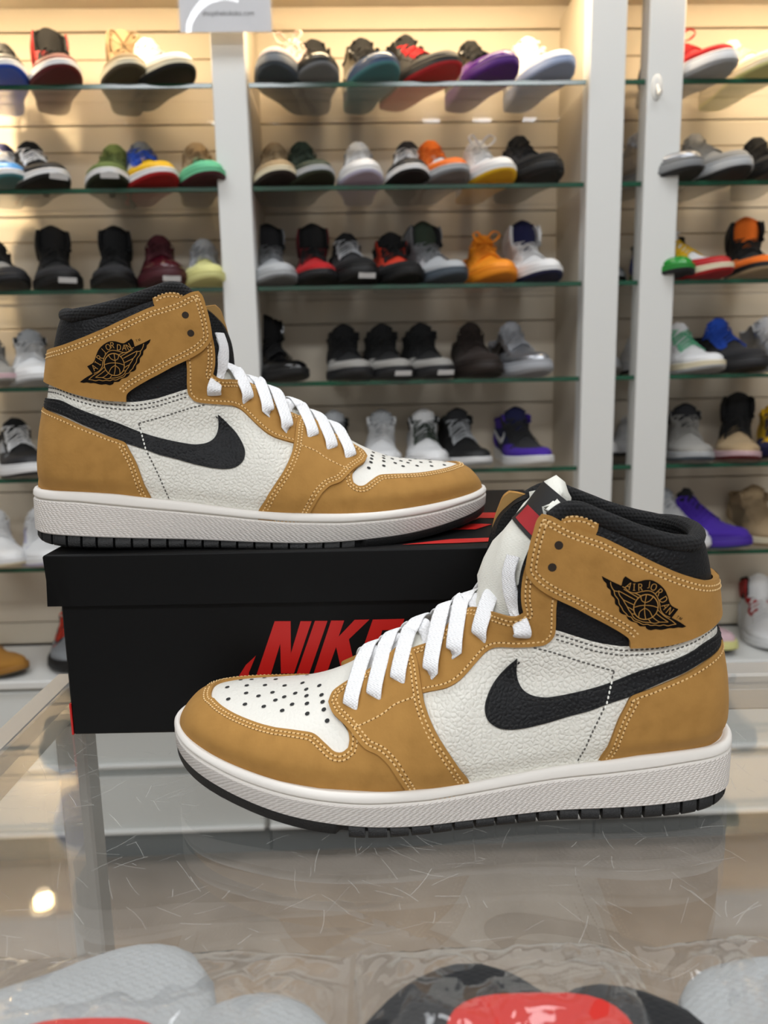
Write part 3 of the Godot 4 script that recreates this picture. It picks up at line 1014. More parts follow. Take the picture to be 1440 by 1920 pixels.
	meshes.append(["tongue_base", panel(under, toe, -0.0015, 0.0, C * 1.5), cloth, "", ""])
	var stations := [[0.172, 0.0885, 0.021], [0.150, 0.1010, 0.023], [0.1400, 0.1075, 0.025], [0.1358, 0.1140, 0.027], [0.1345, 0.1225, 0.028], [0.1318, 0.1315, 0.029], [0.1268, 0.1400, 0.030], [0.1218, 0.1472, 0.030], [0.1165, 0.1538, 0.030], [0.1095, 0.1610, 0.030], [0.1045, 0.1680, 0.029], [0.0995, 0.1742, 0.028], [0.0945, 0.1765, 0.027], [0.0900, 0.1735, 0.026], [0.0882, 0.1670, 0.026], [0.0890, 0.158, 0.026]]
	var stowed := [[0.172, 0.0885, 0.021], [0.150, 0.1010, 0.023], [0.1395, 0.1078, 0.025], [0.1310, 0.1145, 0.027], [0.1230, 0.1205, 0.028], [0.1140, 0.1258, 0.029], [0.1040, 0.1295, 0.029], [0.0930, 0.1310, 0.028], [0.0850, 0.1300, 0.027]]
	var tongues := [["tongue", tongue_mesh(stowed, 0.0030, -1.0, 1.0, 0.0), cloth, "off-white tongue pushed down inside the collar", ""]]
	var tongues_left := [["tongue", tongue_mesh(stations, 0.0030, -1.0, 1.0, 0.0), cloth, "padded off-white tongue standing up", ""],
		["tongue_label", tongue_mesh(stations.slice(8, 12), 0.0016, 0.02, 1.0, 0.0022), label_black, "black label at the top of the tongue", ""],
		["label_logo", tongue_mesh([[0.1150, 0.1553, 0.0300], [0.1120, 0.1584, 0.0300], [0.1085, 0.1624, 0.0300]], 0.0012, 0.24, 0.80, 0.0032), label_red, "red logo patch on the tongue label", ""]]
	# laces
	for i in 7:
		for sd in [1.0, -1.0]:
			meshes.append(["lace", lace_mesh(i, sd), lace, "", ""])
	# emblem: silhouette, line work and letters printed on the outer strap
	meshes.append(["emblem", panel(side_poly(EMBLEM, 1.2), lat, 0.0040, 0.0, 1.6), ink, "dark winged ball emblem printed on the ankle strap", ""])
	var lines := []
	for l in EMBLEM_LINES:
		var flat := []
		for i in range(0, l.size(), 2):
			var q := print_point(l[i], l[i + 1])
			flat.append_array([q.x, q.y])
		lines.append(line_on(smooth(flat, false, 0.7), lat, 0.0042, 0.40))
	var ring := PackedVector2Array()
	for i in 41:
		ring.append(print_point(775 + 180 * cos(TAU * i / 40.0), 600 + 180 * sin(TAU * i / 40.0)))
	lines.append(line_on(ring, lat, 0.0042, 0.5))
	meshes.append(["emblem_lines", joined(lines), tan_, "", ""])
	for left_shoe in [false, true]:
		var o: Node3D
		if left_shoe:
			o = thing("high_top_sneaker", "tan, white and black high-top sneaker standing on the glass counter before the shoe box", "sneaker", Vector3.ZERO, 0.0)
			var X := Vector3(-0.997651, 0.0, -0.068498)
			o.transform = Transform3D(Basis(-X, Vector3.UP, Vector3(-0.068498, 0.0, 0.997651)), Vector3(0.18774, COUNTER + 0.0003, -0.40688))
		else:
			o = thing("high_top_sneaker", "tan, white and black high-top sneaker resting on top of the black shoe box", "sneaker", Vector3.ZERO, 0.0)
			var X2 := Vector3(0.98064, -0.0425, -0.18978).normalized()
			var Z2 := Vector3(0.19074, 0.0140, 0.98151)
			Z2 = (Z2 - X2 * X2.dot(Z2)).normalized()
			o.transform = Transform3D(Basis(X2, Z2.cross(X2), Z2), Vector3(-0.23295, EYE - 0.1060, -0.51575))
		for e in meshes + (tongues_left if left_shoe else tongues):
			var node := part(o, e[0], mirrored(e[1]) if left_shoe else e[1], e[2], Vector3.ZERO, e[3])
			if e[4]:
				node.set_meta("kind", e[4])
		var text := "AIRJORDAN"
		var glyphs := []
		for i in 9:
			var slot := i if left_shoe else 8 - i
			var th := deg_to_rad(LETTER_SPOTS[slot * 3 + 2])
			var right := Vector2(-cos(th), -sin(th)) * (1.0 if left_shoe else -1.0)
			glyphs.append(letter_on(text[i], Vector2(LETTER_SPOTS[slot * 3], LETTER_SPOTS[slot * 3 + 1]), right, Vector2(-sin(th), cos(th)), 3.6, lat, 0.0042))
		var lt := joined(glyphs)
		part(o, "emblem_letters", mirrored(lt) if left_shoe else lt, tan_, Vector3.ZERO, "tan lettering on the emblem banner")
		var tm := [letter_on("T", Vector2(39.9, 112.4) if left_shoe else Vector2(69.3, 132.6), Vector2(-0.84, -0.54) if left_shoe else Vector2(0.9, 0.42), Vector2(-0.54, 0.84) if left_shoe else Vector2(-0.42, 0.9), 1.5, lat, 0.0041), letter_on("M", Vector2(38.4, 111.5) if left_shoe else Vector2(70.9, 133.2), Vector2(-0.84, -0.54) if left_shoe else Vector2(0.9, 0.42), Vector2(-0.54, 0.84) if left_shoe else Vector2(-0.42, 0.9), 1.5, lat, 0.0041)]
		var tmm := joined(tm)
		part(o, "trademark_letters", mirrored(tmm) if left_shoe else tmm, ink)

func mirror_line(l: PackedVector2Array) -> PackedVector2Array:
	var out := PackedVector2Array()
	for p in l:
		out.append(Vector2(p.x, -p.y))
	return out

# stitching along part of an outline, from one of its listed points to another
func stitch_edge(flat: Array, from: int, to: int, f: Callable, off: float, rows: Array) -> ArrayMesh:
	var sub := flat.slice(from * 2, (to + 1) * 2)
	var all := PackedVector2Array()
	for i in range(0, flat.size(), 2):
		all.append(Vector2(flat[i], flat[i + 1]))
	var line := PackedVector2Array()
	for p in smooth(sub, false, 1.5):
		line.append(to_side(p))
	# which way is inside
	var a := smooth(sub, false, 1.5)
	var mid := a.size() / 2
	var t := (a[mini(mid + 1, a.size() - 1)] - a[mid - 1]).normalized()
	var pr := a[mid] + Vector2(-t.y, t.x) * 1.0
	var left := Geometry2D.is_point_in_polygon(pr, all)
	return stitches(line, f, off, rows, -1.0 if left else 1.0, 0.00245, rows[0] > 0.0021)

func stitch_line(flat: Array, f: Callable, off: float, rows: Array) -> ArrayMesh:
	var line := PackedVector2Array()
	for p in smooth(flat, false, 1.5):
		line.append(to_side(p))
	return stitches(line, f, off, rows, 1.0, 0.0026, off > 0.003)

func dot_mesh(d: Vector2, f: Callable, off: float, r: float) -> ArrayMesh:
	var p: Vector3 = f.call(d)
	var n := normal_at(f, d)
	var a := n.cross(Vector3.UP if absf(n.y) < 0.9 else Vector3.RIGHT).normalized()
	var b := n.cross(a)
	var v := PackedVector3Array([p + n * (off - 0.0001)])
	var nn := PackedVector3Array([n])
	var uv := PackedVector2Array([Vector2.ZERO])
	var idx := PackedInt32Array()
	for i in 12:
		var w := TAU * i / 12
		v.append(p + n * off + (a * cos(w) + b * sin(w)) * r)
		nn.append(n)
		uv.append(Vector2.ZERO)
		idx.append_array([0, 1 + i, 1 + (i + 1) % 12])
	return mesh_of(v, nn, uv, idx)

func lug_mesh(line: PackedVector2Array, ids: Array, gap: float) -> ArrayMesh:
	var k := line.size()
	var loops := []
	var pts := []
	for i in ids:
		pts.append(i)
	var a := line[pts[0]]
	var z := line[pts[-1]]
	for e in pts.size():
		var i: int = pts[e]
		var t := (line[(i + 1) % k] - line[(i + k - 1) % k]).normalized()
		var nn := Vector2(t.y, -t.x)
		var p := line[i]
		if e == 0:
			p += (line[pts[1]] - p).normalized() * gap * 500.0
		elif e == pts.size() - 1:
			p += (line[pts[-2]] - p).normalized() * gap * 500.0
		var x := p.x * 0.001
		var yb := lk(cv.bot, x)
		var yt := lk(cv.bd, x)
		var o := p + nn * 0.7
		var o2 := p + nn * 1.6
		var inn := p + nn * 9.0
		loops.append(PackedVector3Array([Vector3(o.x * 0.001, yt, o.y * 0.001), Vector3(o.x * 0.001, yb + 0.0016, o.y * 0.001), Vector3(o2.x * 0.001, yb, o2.y * 0.001), Vector3(inn.x * 0.001, yb, inn.y * 0.001), Vector3(inn.x * 0.001, yt, inn.y * 0.001)]))
	return loft(loops)

func tongue_mesh(stations: Array, thick: float, t0: float, t1: float, off: float) -> ArrayMesh:
	var loops := []
	for i in stations.size():
		var c := Vector2(stations[i][0], stations[i][1])
		var t := (Vector2(stations[mini(i + 1, stations.size() - 1)][0], stations[mini(i + 1, stations.size() - 1)][1]) - Vector2(stations[maxi(i - 1, 0)][0], stations[maxi(i - 1, 0)][1])).normalized()
		var nn := Vector2(t.y, -t.x)      # to the front of the tongue
		var w: float = stations[i][2]
		var loop := PackedVector3Array()
		var cols := 13
		for face: float in [1.0, -1.0]:
			for j in cols:
				var s := lerpf(t0, t1, float(j) / (cols - 1)) if face > 0 else lerpf(t1, t0, float(j) / (cols - 1))
				var edge := sqrt(maxf(0.02, 1.0 - pow((2.0 * float(j) / (cols - 1) - 1.0), 6.0)))
				var wr: float = 0.0007 * sin(s * 7.0 + i * 1.7) + 0.0006 * sin(s * 3.0 - i * 2.6) if off == 0.0 else 0.0
				var q: Vector2 = c + nn * (off + wr - 0.016 * s * s + face * thick * edge * (0.5 if off == 0.0 else 0.35))
				loop.append(Vector3(q.x, q.y, s * w))
		loops.append(loop)
	return loft(loops)

func eyelet(i: int, side: float) -> Vector3:
	var x: float = EYELETS[i * 2] * 0.001
	var y: float = EYELETS[i * 2 + 1] * 0.001
	return Vector3(x, y, side_z(x, y, side))

# a lace runs from its eyelet over the eyestay and the tongue to the other side, one eyelet further up
func lace_mesh(i: int, side: float) -> ArrayMesh:
	var a := eyelet(i, side)
	var na := normal_at(func(d): return side_point(d, side), to_side(Vector2(a.x, a.y) * 1000.0))
	var pts := []
	var ups := []
	if i == 6:
		# the last one goes up inside the collar, beside the tongue
		pts = [a + na * 0.001 + Vector3(0.003, -0.004, 0), a + na * 0.0055 + Vector3(0.003, 0.001, 0), Vector3(0.1185, 0.1125, 0.0330 * side), Vector3(0.1212, 0.1215, 0.0305 * side), Vector3(0.1222, 0.1310, 0.0280 * side), Vector3(0.1195, 0.1400, 0.0255 * side)]
		ups = [na, na, Vector3(0.5, 0.1, 0.8 * side), Vector3(0.6, 0.1, 0.7 * side), Vector3(0.7, 0.1, 0.6 * side), Vector3(0.7, 0.1, 0.6 * side)]
	else:
		var b := eyelet(i + 1, -side)
		var over := side > 0
		pts = [a - na * 0.0015 + Vector3(0.0005, -0.0025, 0), a + na * 0.0050 + Vector3(0, 0.0004, 0)]
		ups = [na, na]
		# (way along, way across from this side's edge to the other's, height over the tongue)
		for e in [[0.16, 0.86, 0.0048 if over else 0.0040], [0.32, 0.48, 0.0052 if over else 0.0034], [0.47, 0.0, 0.0050 if over else 0.0026], [0.66, -0.5, 0.0034 if over else 0.0024], [0.86, -0.92, 0.0002]]:
			var x := lerpf(a.x, b.x, e[0])
			var ye := lk(cv.edge, x)
			var ze := absf(side_z(x, ye, side))
			var q: float = e[1]
			pts.append(Vector3(x, lk(cv.hl, x) - (lk(cv.hl, x) - ye) * q * q + e[2], q * ze * side))
			ups.append(Vector3(0.35, 1.0, 1.3 * q * side).normalized())
		pts.append(Vector3(b.x, b.y - 0.001, b.z * 0.96))
		ups.append(Vector3(0.2, 0.6, -side).normalized())
	var path := bezier_path(pts, 6)
	var up := bezier_path(ups, 6)
	return ribbon(path, up, 0.0090, 0.0019)

# ------------------------------------------------------------------ room
func build_room() -> void:
	var paint := mat("shop wall paint", Color(0.74, 0.735, 0.725), 0.85)
	var ceil_paint := mat("ceiling paint", Color(0.86, 0.85, 0.83), 0.9)
	var tiles := mat("pale wood-look floor", Color(0.60, 0.55, 0.50), 0.42, {"tone": "planks", "scale": 1.2})
	struct("floor", box(6.4, 0.1, 5.2), tiles, Vector3(0, -0.05, 0.3))
	struct("ceiling", box(6.4, 0.1, 5.2), ceil_paint, Vector3(0, 3.0, 0.3))
	struct("wall_back", box(6.8, 3.0, 0.1), paint, wallp(0, 1.5, FRONT + 0.33), PSI)
	struct("wall_left", box(0.1, 3.0, 5.2), paint, Vector3(-3.2, 1.5, 0.3))
	struct("wall_right", box(0.1, 3.0, 5.2), paint, Vector3(3.2, 1.5, 0.3))
	struct("wall_front", box(6.4, 3.0, 0.1), paint, Vector3(0, 1.5, 2.9))
	var glow := mat("light panel diffuser", ROOM_LIGHT, 0.6, {"glow": 3.0})
	var frame := mat("white lamp frame", Color(0.85, 0.85, 0.85), 0.5)
	for p in CEILING_PANELS:
		var t := thing("ceiling_light", "flat square-cornered white light panel set in the shop ceiling", "ceiling light", Vector3(p.x, 2.93, p.y), 0, "ceiling light panels")
		part(t, "frame", box(1.26, 0.03, 0.66), frame, Vector3(0, 0.02, 0))
		part(t, "diffuser", box(1.2, 0.006, 0.6), glow, Vector3(0, 0.006, 0))

const SHELVES := [1.811, 1.6065, 1.400, 1.193, 0.9896, 0.782]
const SHELF_WORDS := ["top", "second", "third", "fourth", "fifth", "lowest glass"]
const BAY_WORDS := ["bay without a sign or hook", "bay between the two posts", "bay beside the hook post"]

func build_shelving() -> void:
	var white := mat("white post lacquer", Color(0.85, 0.85, 0.835), 0.42, {"spec": 0.5})
	var cream := mat("cream back board", Color(0.775, 0.73, 0.655), 0.55)
	var cream2 := mat("cream back board, paler", Color(0.785, 0.745, 0.67), 0.55)
	var side := mat("cream side board", Color(0.74, 0.70, 0.63), 0.5)
	var drawer := mat("pale grey drawer front", Color(0.84, 0.85, 0.835), 0.4)
	var kick := mat("grey plinth", Color(0.40, 0.41, 0.41), 0.6)
	var glass := mat("shelf glass", Color(0.95, 1.0, 0.97), 0.02, {"alpha": 0.02})
	var green := mat("green glass edge", Color(0.06, 0.29, 0.20), 0.15, {"spec": 0.6})
	# posts
	var posts := [[-0.292, -0.221, "white post between the two glass bays, behind the clear sign holder"], [0.4954, 0.572, "white post closing the middle bay, without a hook"], [0.619, 0.695, "white post with a small oval hook on it"]]
	for p in posts:
		var w: float = p[1] - p[0]
		var o := part(self, "shelf_post", box(w, 2.35, 0.05, 0.002), white, wallp((p[0] + p[1]) / 2, 1.6845, FRONT + 0.008))
		o.rotation.y = PSI
		tag(o, p[2], "post", "white shelf posts")
	# back boards of each bay, laid one above another with open joints
	for b in 3:
		var bay: Vector2 = BAYS[b]
		var x0 := bay.x - (0.0 if b == 0 else 0.02)
		var x1 := bay.y + 0.02
		if b == 2:
			x0 = 0.52
		var o := part(self, "wall_panel", box(x1 - x0, 1.6, 0.012), side, wallp((x0 + x1) / 2, 1.31, FRONT + 0.268))
		o.name = "trim_%d" % (b + 1)
		o.rotation.y = PSI
		o.set_meta("kind", "structure")
		var y := 0.512
		var i := 0
		while y < 2.09:
			var h := 0.0605 if i % 2 == 0 else 0.145
			var d := 0.0 if i % 2 == 0 else 0.003
			var pl := part(o, "plank", box(x1 - x0, h - 0.003, 0.014, 0.0015), cream if i % 2 else cream2, Vector3(0, y + h / 2 - 1.31, 0.012 + d))
			y += h
			i += 1
	for e in [[-0.2335, 0.018, "cream side board closing the middle bay, by the sign post"], [0.5065, 0.018, "cream side board closing the middle bay, by the hookless post"]]:
		var o := part(self, "side_board", box(e[1], 1.52, 0.22), side, wallp(e[0], 1.27, FRONT + 0.145))
		o.rotation.y = PSI
		tag(o, e[2], "board")
	# canopy with warm strips tucked behind its lip
	var strip := mat("warm strip lamp", BAY_LIGHT, 0.5, {"glow": 2.5})
	var can := thing("canopy", "cream canopy over the shelf bays with warm strips behind its lip", "canopy", wallp(0.14, 2.060, FRONT), PSI)
	part(can, "soffit", box(2.62, 0.05, 0.29), cream, Vector3(0, 0.026, -0.115))
	part(can, "fascia", box(2.62, 0.11, 0.014), white, Vector3(0, 0.016, 0.036))
	for b in BAYS:
		part(can, "strip_lamp", box((b.y - b.x) * 0.94, 0.004, 0.022), strip, Vector3((b.x + b.y) / 2 - 0.14, -0.002, 0.014))
	var bulb := mat("spot lamp face", Color(1.0, 0.86, 0.62), 0.4, {"glow": 40.0})
	var puck := thing("spot_lamp", "small round spot lamp under the canopy of the bay without a sign", "lamp", wallp(-0.844, 2.038, FRONT + 0.045), PSI)
	var ring := CylinderMesh.new()
	ring.top_radius = 0.034
	ring.bottom_radius = 0.034
	ring.height = 0.012
	part(puck, "housing", ring, white, Vector3(0, 0.012, 0))
	var face := CylinderMesh.new()
	face.top_radius = 0.024
	face.bottom_radius = 0.024
	face.height = 0.008
	part(puck, "spot_face", face, bulb, Vector3(0, 0.004, 0))
	var sp := SpotLight3D.new()
	sp.name = "spot_lamp_light"
	sp.light_color = BAY_LIGHT
	sp.light_energy = 1.2
	sp.light_size = 0.02
	sp.spot_angle = 58.0
	sp.spot_range = 8.0
	sp.spot_attenuation = 2.0
	sp.shadow_enabled = true
	sp.position = wallp(-0.844, 2.030, FRONT + 0.045)
	sp.rotation = Vector3(-PI / 2, 0, 0)
	add_child(sp)
	# glass shelves
	for s in 6:
		for b in 3:
			var bay: Vector2 = BAYS[b]
			var x0: float = bay.x + (0.002 if b != 2 else -0.025)
			var x1: float = bay.y - 0.002
			var t := thing("glass_shelf", "%s glass shelf of the %s" % [SHELF_WORDS[s] if s < 5 else "lowest", BAY_WORDS[b]], "shelf", wallp((x0 + x1) / 2, SHELVES[s], FRONT), PSI, "glass shelves")
			part(t, "pane", box(x1 - x0, 0.0095, 0.235), glass, Vector3(0, -0.0048, -0.1185))
			part(t, "polished_edge", box(x1 - x0, 0.0098, 0.004, 0.0008), green, Vector3(0, -0.0048, 0.002), "green edge of the glass")
	# base cabinets
	var k := 0
	for e in [[-1.13, -0.2585], [-0.2545, 0.578], [0.582, 1.42]]:
		var w: float = e[1] - e[0]
		var t := thing("base_cabinet", "pale base cabinet with two drawers under the %s" % BAY_WORDS[k], "cabinet", wallp((e[0] + e[1]) / 2, 0, FRONT), PSI, "base cabinets")
		part(t, "carcass", box(w, 0.40, 0.20), drawer, Vector3(0, 0.29, -0.125))
		part(t, "top", box(w, 0.02, 0.255, 0.003), white, Vector3(0, 0.499, -0.118))
		for r in [[0.378, 0.200], [0.178, 0.150]]:
			var d := part(t, "drawer", box(w - 0.008, r[1], 0.020, 0.004), drawer, Vector3(0, r[0], -0.013))
			part(d, "rail", box(w - 0.008, 0.012, 0.012, 0.003), white, Vector3(0, -r[1] / 2 + 0.004, 0.014))
		part(t, "plinth", box(w, 0.088, 0.15), kick, Vector3(0, 0.044, -0.135))
		k += 1
	# the small hook
	var hook := thing("wall_hook", "small white oval adhesive hook on a white post", "hook", wallp(0.639, 1.79, FRONT - 0.0175), PSI)
	var plate := SphereMesh.new()
	plate.radius = 0.5
	plate.height = 1.0
	var pm := part(hook, "plate", plate, white)
	pm.scale = Vector3(0.024, 0.052, 0.009)
	part(hook, "prong", tube(bezier_path([Vector3(0, 0.004, 0.002), Vector3(0, -0.010, 0.010), Vector3(0.001, -0.019, 0.016), Vector3(0.003, -0.012, 0.021)], 5), 0.0035, 8), white)

# ------------------------------------------------------------------ glass counter
func build_counter() -> void:
	var metal := mat("brushed aluminium", Color(0.72, 0.71, 0.69), 0.42, {"metal": 0.45})
	var glass := mat("counter glass", Color(0.96, 1.0, 0.98), 0.015, {"alpha": 0.02})
	var scratch := mat("glass scratch", Color(0.86, 0.86, 0.84), 0.6, {"alpha": 0.30})
	scratch.roughness = 0.6
	var t := thing("glass_counter", "aluminium framed glass display counter carrying the shoes", "counter", Vector3(0.65, 0, -0.28))
	var x0 := -0.268 - 0.65
	var x1 := 0.95
	var zb := -0.594 + 0.28
	var zf := 0.32
	part(t, "top_pane", box(x1 - x0 - 0.036, 0.008, zf - zb - 0.03), glass, Vector3((x0 + x1) / 2, COUNTER - 0.004, (zf + zb) / 2 + 0.012), "scratched glass top")
	part(t, "rail", box(0.019, 0.032, zf - zb, 0.002), metal, Vector3(x0 + 0.0095, COUNTER - 0.0155, (zf + zb) / 2))
	part(t, "rail", box(x1 - x0 - 0.04, 0.030, 0.026, 0.002), metal, Vector3((x0 + x1) / 2, COUNTER - 0.016, zb + 0.013))
	part(t, "rail", box(0.019, 0.032, zf - zb, 0.002), metal, Vector3(x1 - 0.0095, COUNTER - 0.0155, (zf + zb) / 2))
	for p in [Vector2(x0 + 0.016, zb + 0.014), Vector2(x1 - 0.016, zb + 0.014), Vector2(x0 + 0.016, zf - 0.014), Vector2(x1 - 0.016, zf - 0.014)]:
		part(t, "corner_post", box(0.024, COUNTER - 0.032, 0.024, 0.002), metal, Vector3(p.x, (COUNTER - 0.032) / 2, p.y))
	part(t, "side_pane", box(0.006, COUNTER - 0.13, zf - zb - 0.06), glass, Vector3(x0 + 0.012, COUNTER / 2 + 0.03, (zf + zb) / 2))
	part(t, "rail", box(0.02, 0.05, zf - zb - 0.05, 0.002), metal, Vector3(x0 + 0.012, 0.06, (zf + zb) / 2))
	# scratches: hair-thin grooves on the glass top
	var v := PackedVector3Array()
	var n := PackedVector3Array()
	var uv := PackedVector2Array()
	var idx := PackedInt32Array()
	for i in 520:
		var p := Vector3(rng.randf_range(-0.24, 0.36) - 0.65, COUNTER + 0.00015, rng.randf_range(-0.47, -0.26) + 0.28)
		var w := rng.randf_range(0, TAU)
		var len_ := rng.randf_range(0.003, 0.022)
		var wid := rng.randf_range(0.00006, 0.00016)
		var bend := rng.randf_range(-0.5, 0.5)
		var at := v.size()
		for k in 4:
			var d := Vector3(cos(w + bend * k * 0.3), 0, sin(w + bend * k * 0.3))
			var s := Vector3(-d.z, 0, d.x) * wid
			v.append_array([p - s, p + s])
			for q in 2:
				n.append(Vector3.UP)
				uv.append(Vector2.ZERO)
			p += d * len_ / 3
		for k in 3:
			var a := at + k * 2
			idx.append_array([a, a + 1, a + 2, a + 1, a + 3, a + 2])
	var sc := part(t, "scratches", mesh_of(v, n, uv, idx), scratch)
	sc.set_meta("kind", "stuff")

# ------------------------------------------------------------------ shoe box
func lid_height(x: float, z: float) -> float:
	var w := clampf((-0.484 - z) / 0.03, 0.0, 1.0) * clampf((z + 0.717) / 0.03, 0.0, 1.0) * clampf((x + 0.2185) / 0.02, 0.15, 1.0)
	return w * (0.0016 * exp(-pow((x + 0.205) / 0.035, 2.0)) - 0.0062 * exp(-pow((x + 0.055) / 0.085, 2.0)))

func build_box() -> void:
	var card := mat("black box card", Color(0.045, 0.046, 0.048), 0.5, {"bump": "grain", "depth": 0.003, "scale": 8.0, "spec": 0.28})
	var red := mat("red box print", Color(0.72, 0.075, 0.055), 0.45)
	var t := thing("shoe_box", "black cardboard shoe box with red lettering under the tan sneaker", "shoe box", Vector3(-0.0425, COUNTER, -0.601))
	var o := t.position
	part(t, "body", box(0.338, 0.118, 0.236, 0.0012), card, Vector3(0, 0.0592, 0))
	# lid: top sagging a little under the shoe, with a folded skirt
	var x0 := -0.2185
	var x1 := 0.1335
	var z1 := -0.479
	var z0 := -0.7225
	var loops := []
	for r in [[0.0, -0.034], [0.0006, -0.017], [0.0, -0.0014], [0.0005, -0.0004], [0.0016, 0.0]]:
		var loop := PackedVector3Array()
		var corners := [Vector2(x0 + r[0], z1 - r[0]), Vector2(x1 - r[0], z1 - r[0]), Vector2(x1 - r[0], z0 + r[0]), Vector2(x0 + r[0], z0 + r[0])]
		for i in 4:
			for k in 20:
				var p: Vector2 = corners[i].lerp(corners[(i + 1) % 4], k / 20.0)
				var bow := 0.0
				if r[1] < -0.001:
					bow = 0.0008 * sin(k / 20.0 * PI)
				loop.append(Vector3(p.x, LID + r[1] + lid_height(p.x, p.y) * (1.0 if r[1] > -0.01 else 0.0), p.y + (bow if i == 0 else 0.0)) - o)
		loops.append(loop)
	var top := []
	for j in 25:
		var row := PackedVector3Array()
		for i in 37:
			var x := lerpf(x0 + 0.0016, x1 - 0.0016, i / 36.0)
			var z := lerpf(z0 + 0.0016, z1 - 0.0016, j / 24.0)
			row.append(Vector3(x, LID + lid_height(x, z), z) - o)
		top.append(row)
	var tm := loft(top, false, false)
	var a := tm.surface_get_arrays(0)
	var nn: PackedVector3Array = a[Mesh.ARRAY_NORMAL]
	for i in nn.size():
		nn[i] = nn[i] if nn[i].y > 0 else -nn[i]
	tm = mesh_of(a[Mesh.ARRAY_VERTEX], nn, a[Mesh.ARRAY_TEX_UV], a[Mesh.ARRAY_INDEX])
	var lid := part(t, "lid", joined([loft(loops, true, false), tm]), card, Vector3.ZERO, "black lid with red stripes")
	# print on the lid: strokes of large letters
	var strokes := []
	for s in [[67.4, -571.7, 76.7, -601.9, 118.0, -599.5, 114.0, -575.5, 85.5, -577.3, 73.5, -580.1], [40.0, -547.0, 53.8, -545.8, 62.4, -558.7, 73.2, -556.6, 79.0, -554.1, 65.2, -538.0, 53.2, -540.1, 38.0, -540.5], [11.3, -493.0, 44.7, -508.1, 71.1, -507.1, 124.0, -504.5, 124.0, -490.5, 69.8, -494.1, 48.5, -492.0]]:
		var flat := PackedVector2Array()
		for i in range(0, s.size(), 2):
			flat.append(Vector2(s[i], s[i + 1]))
		var v := PackedVector3Array()
		var n := PackedVector3Array()
		for p in flat:
			v.append(Vector3(p.x * 0.001, LID + lid_height(p.x * 0.001, p.y * 0.001) + 0.0005, p.y * 0.001) - o)
			n.append(Vector3.UP)
		part(lid, "lid_print", mesh_of(v, n, flat, Geometry2D.triangulate_polygon(flat)), red, Vector3.ZERO, "red stroke printed on the lid")
	# NIKE over a swoosh on the front of the body
	var marks := {
		"letter_n": [-86.5, -193.8, -72.8, -156.9, -62.4, -157.1, -63.1, -179.2, -55.9, -157.2, -48.7, -157.4, -61.6, -193.1, -70.2, -193.0, -69.8, -172.2, -77.1, -194.0],
		"letter_i": [-46.5, -157.2, -38.3, -157.4, -51.6, -193.6, -60.0, -193.6],
		"letter_k": [-35.9, -157.2, -27.4, -157.4, -31.4, -168.4, -20.5, -157.0, -10.9, -157.0, -24.7, -170.2, -20.5, -193.4, -29.8, -193.4, -33.2, -175.2, -40.0, -193.5, -48.6, -193.5],
		"letter_e": [-8.7, -157.1, 12.0, -157.0, 9.6, -164.2, -2.6, -164.4, -4.6, -170.8, 6.2, -170.6, 3.6, -177.6, -7.4, -177.8, -10.2, -186.0, 2.4, -186.0, -0.4, -193.4, -21.6, -193.5],
		"swoosh": [-86.3, -180.4, -93.2, -186.7, -99.0, -195.5, -103.0, -204.0, -102.5, -212.0, -97.0, -216.5, -86.0, -217.0, -70.0, -213.5, 60.0, -178.0, -62.0, -202.5, -78.0, -203.5, -87.0, -202.0, -91.4, -197.0, -91.4, -192.0]}
	for m in marks:
		var flat := PackedVector2Array()
		for i in range(0, marks[m].size(), 2):
			flat.append(Vector2(marks[m][i] * 0.001, EYE + marks[m][i + 1] * 0.001) - Vector2(o.x, o.y))
		part(t, m, slab(flat, 0.0004), red, Vector3(0, 0, 0.1182), "red print on the box front")
	part(t, "corner_fold", box(0.0012, 0.022, 0.006), red, Vector3(-0.1690, 0.0115, 0.1155), "red inside fold showing at the box corner")

# ------------------------------------------------------------------ socks in clear bags
func sock_mesh(path: Array, hw: float, ht: float) -> ArrayMesh:
	var pts := bezier_path(path, 8)
	var loops := []
	var total := pts.size()
	for i in total:
		var t: Vector3 = (pts[mini(i + 1, total - 1)] - pts[maxi(i - 1, 0)]).normalized()
		var s := t.cross(Vector3.UP).normalized()
		var far := float(total - 1 - i) / (total - 1)
		var w := hw * pow(clampf(1.0 - pow(1.0 - minf(far / 0.34, 1.0), 2.4), 0.0, 1.0), 0.42)
		var h := ht * pow(clampf(1.0 - pow(1.0 - minf(far / 0.22, 1.0), 2.0), 0.02, 1.0), 0.5)
		var loop := PackedVector3Array()
		for j in 22:
			var a := TAU * j / 22
			loop.append(pts[i] + s * w * signf(cos(a)) * pow(absf(cos(a)), 0.8) + Vector3.UP * h * (sin(a) + 0.06 * sin(i * 0.9 + j)))
		loops.append(loop)
	return loft(loops)

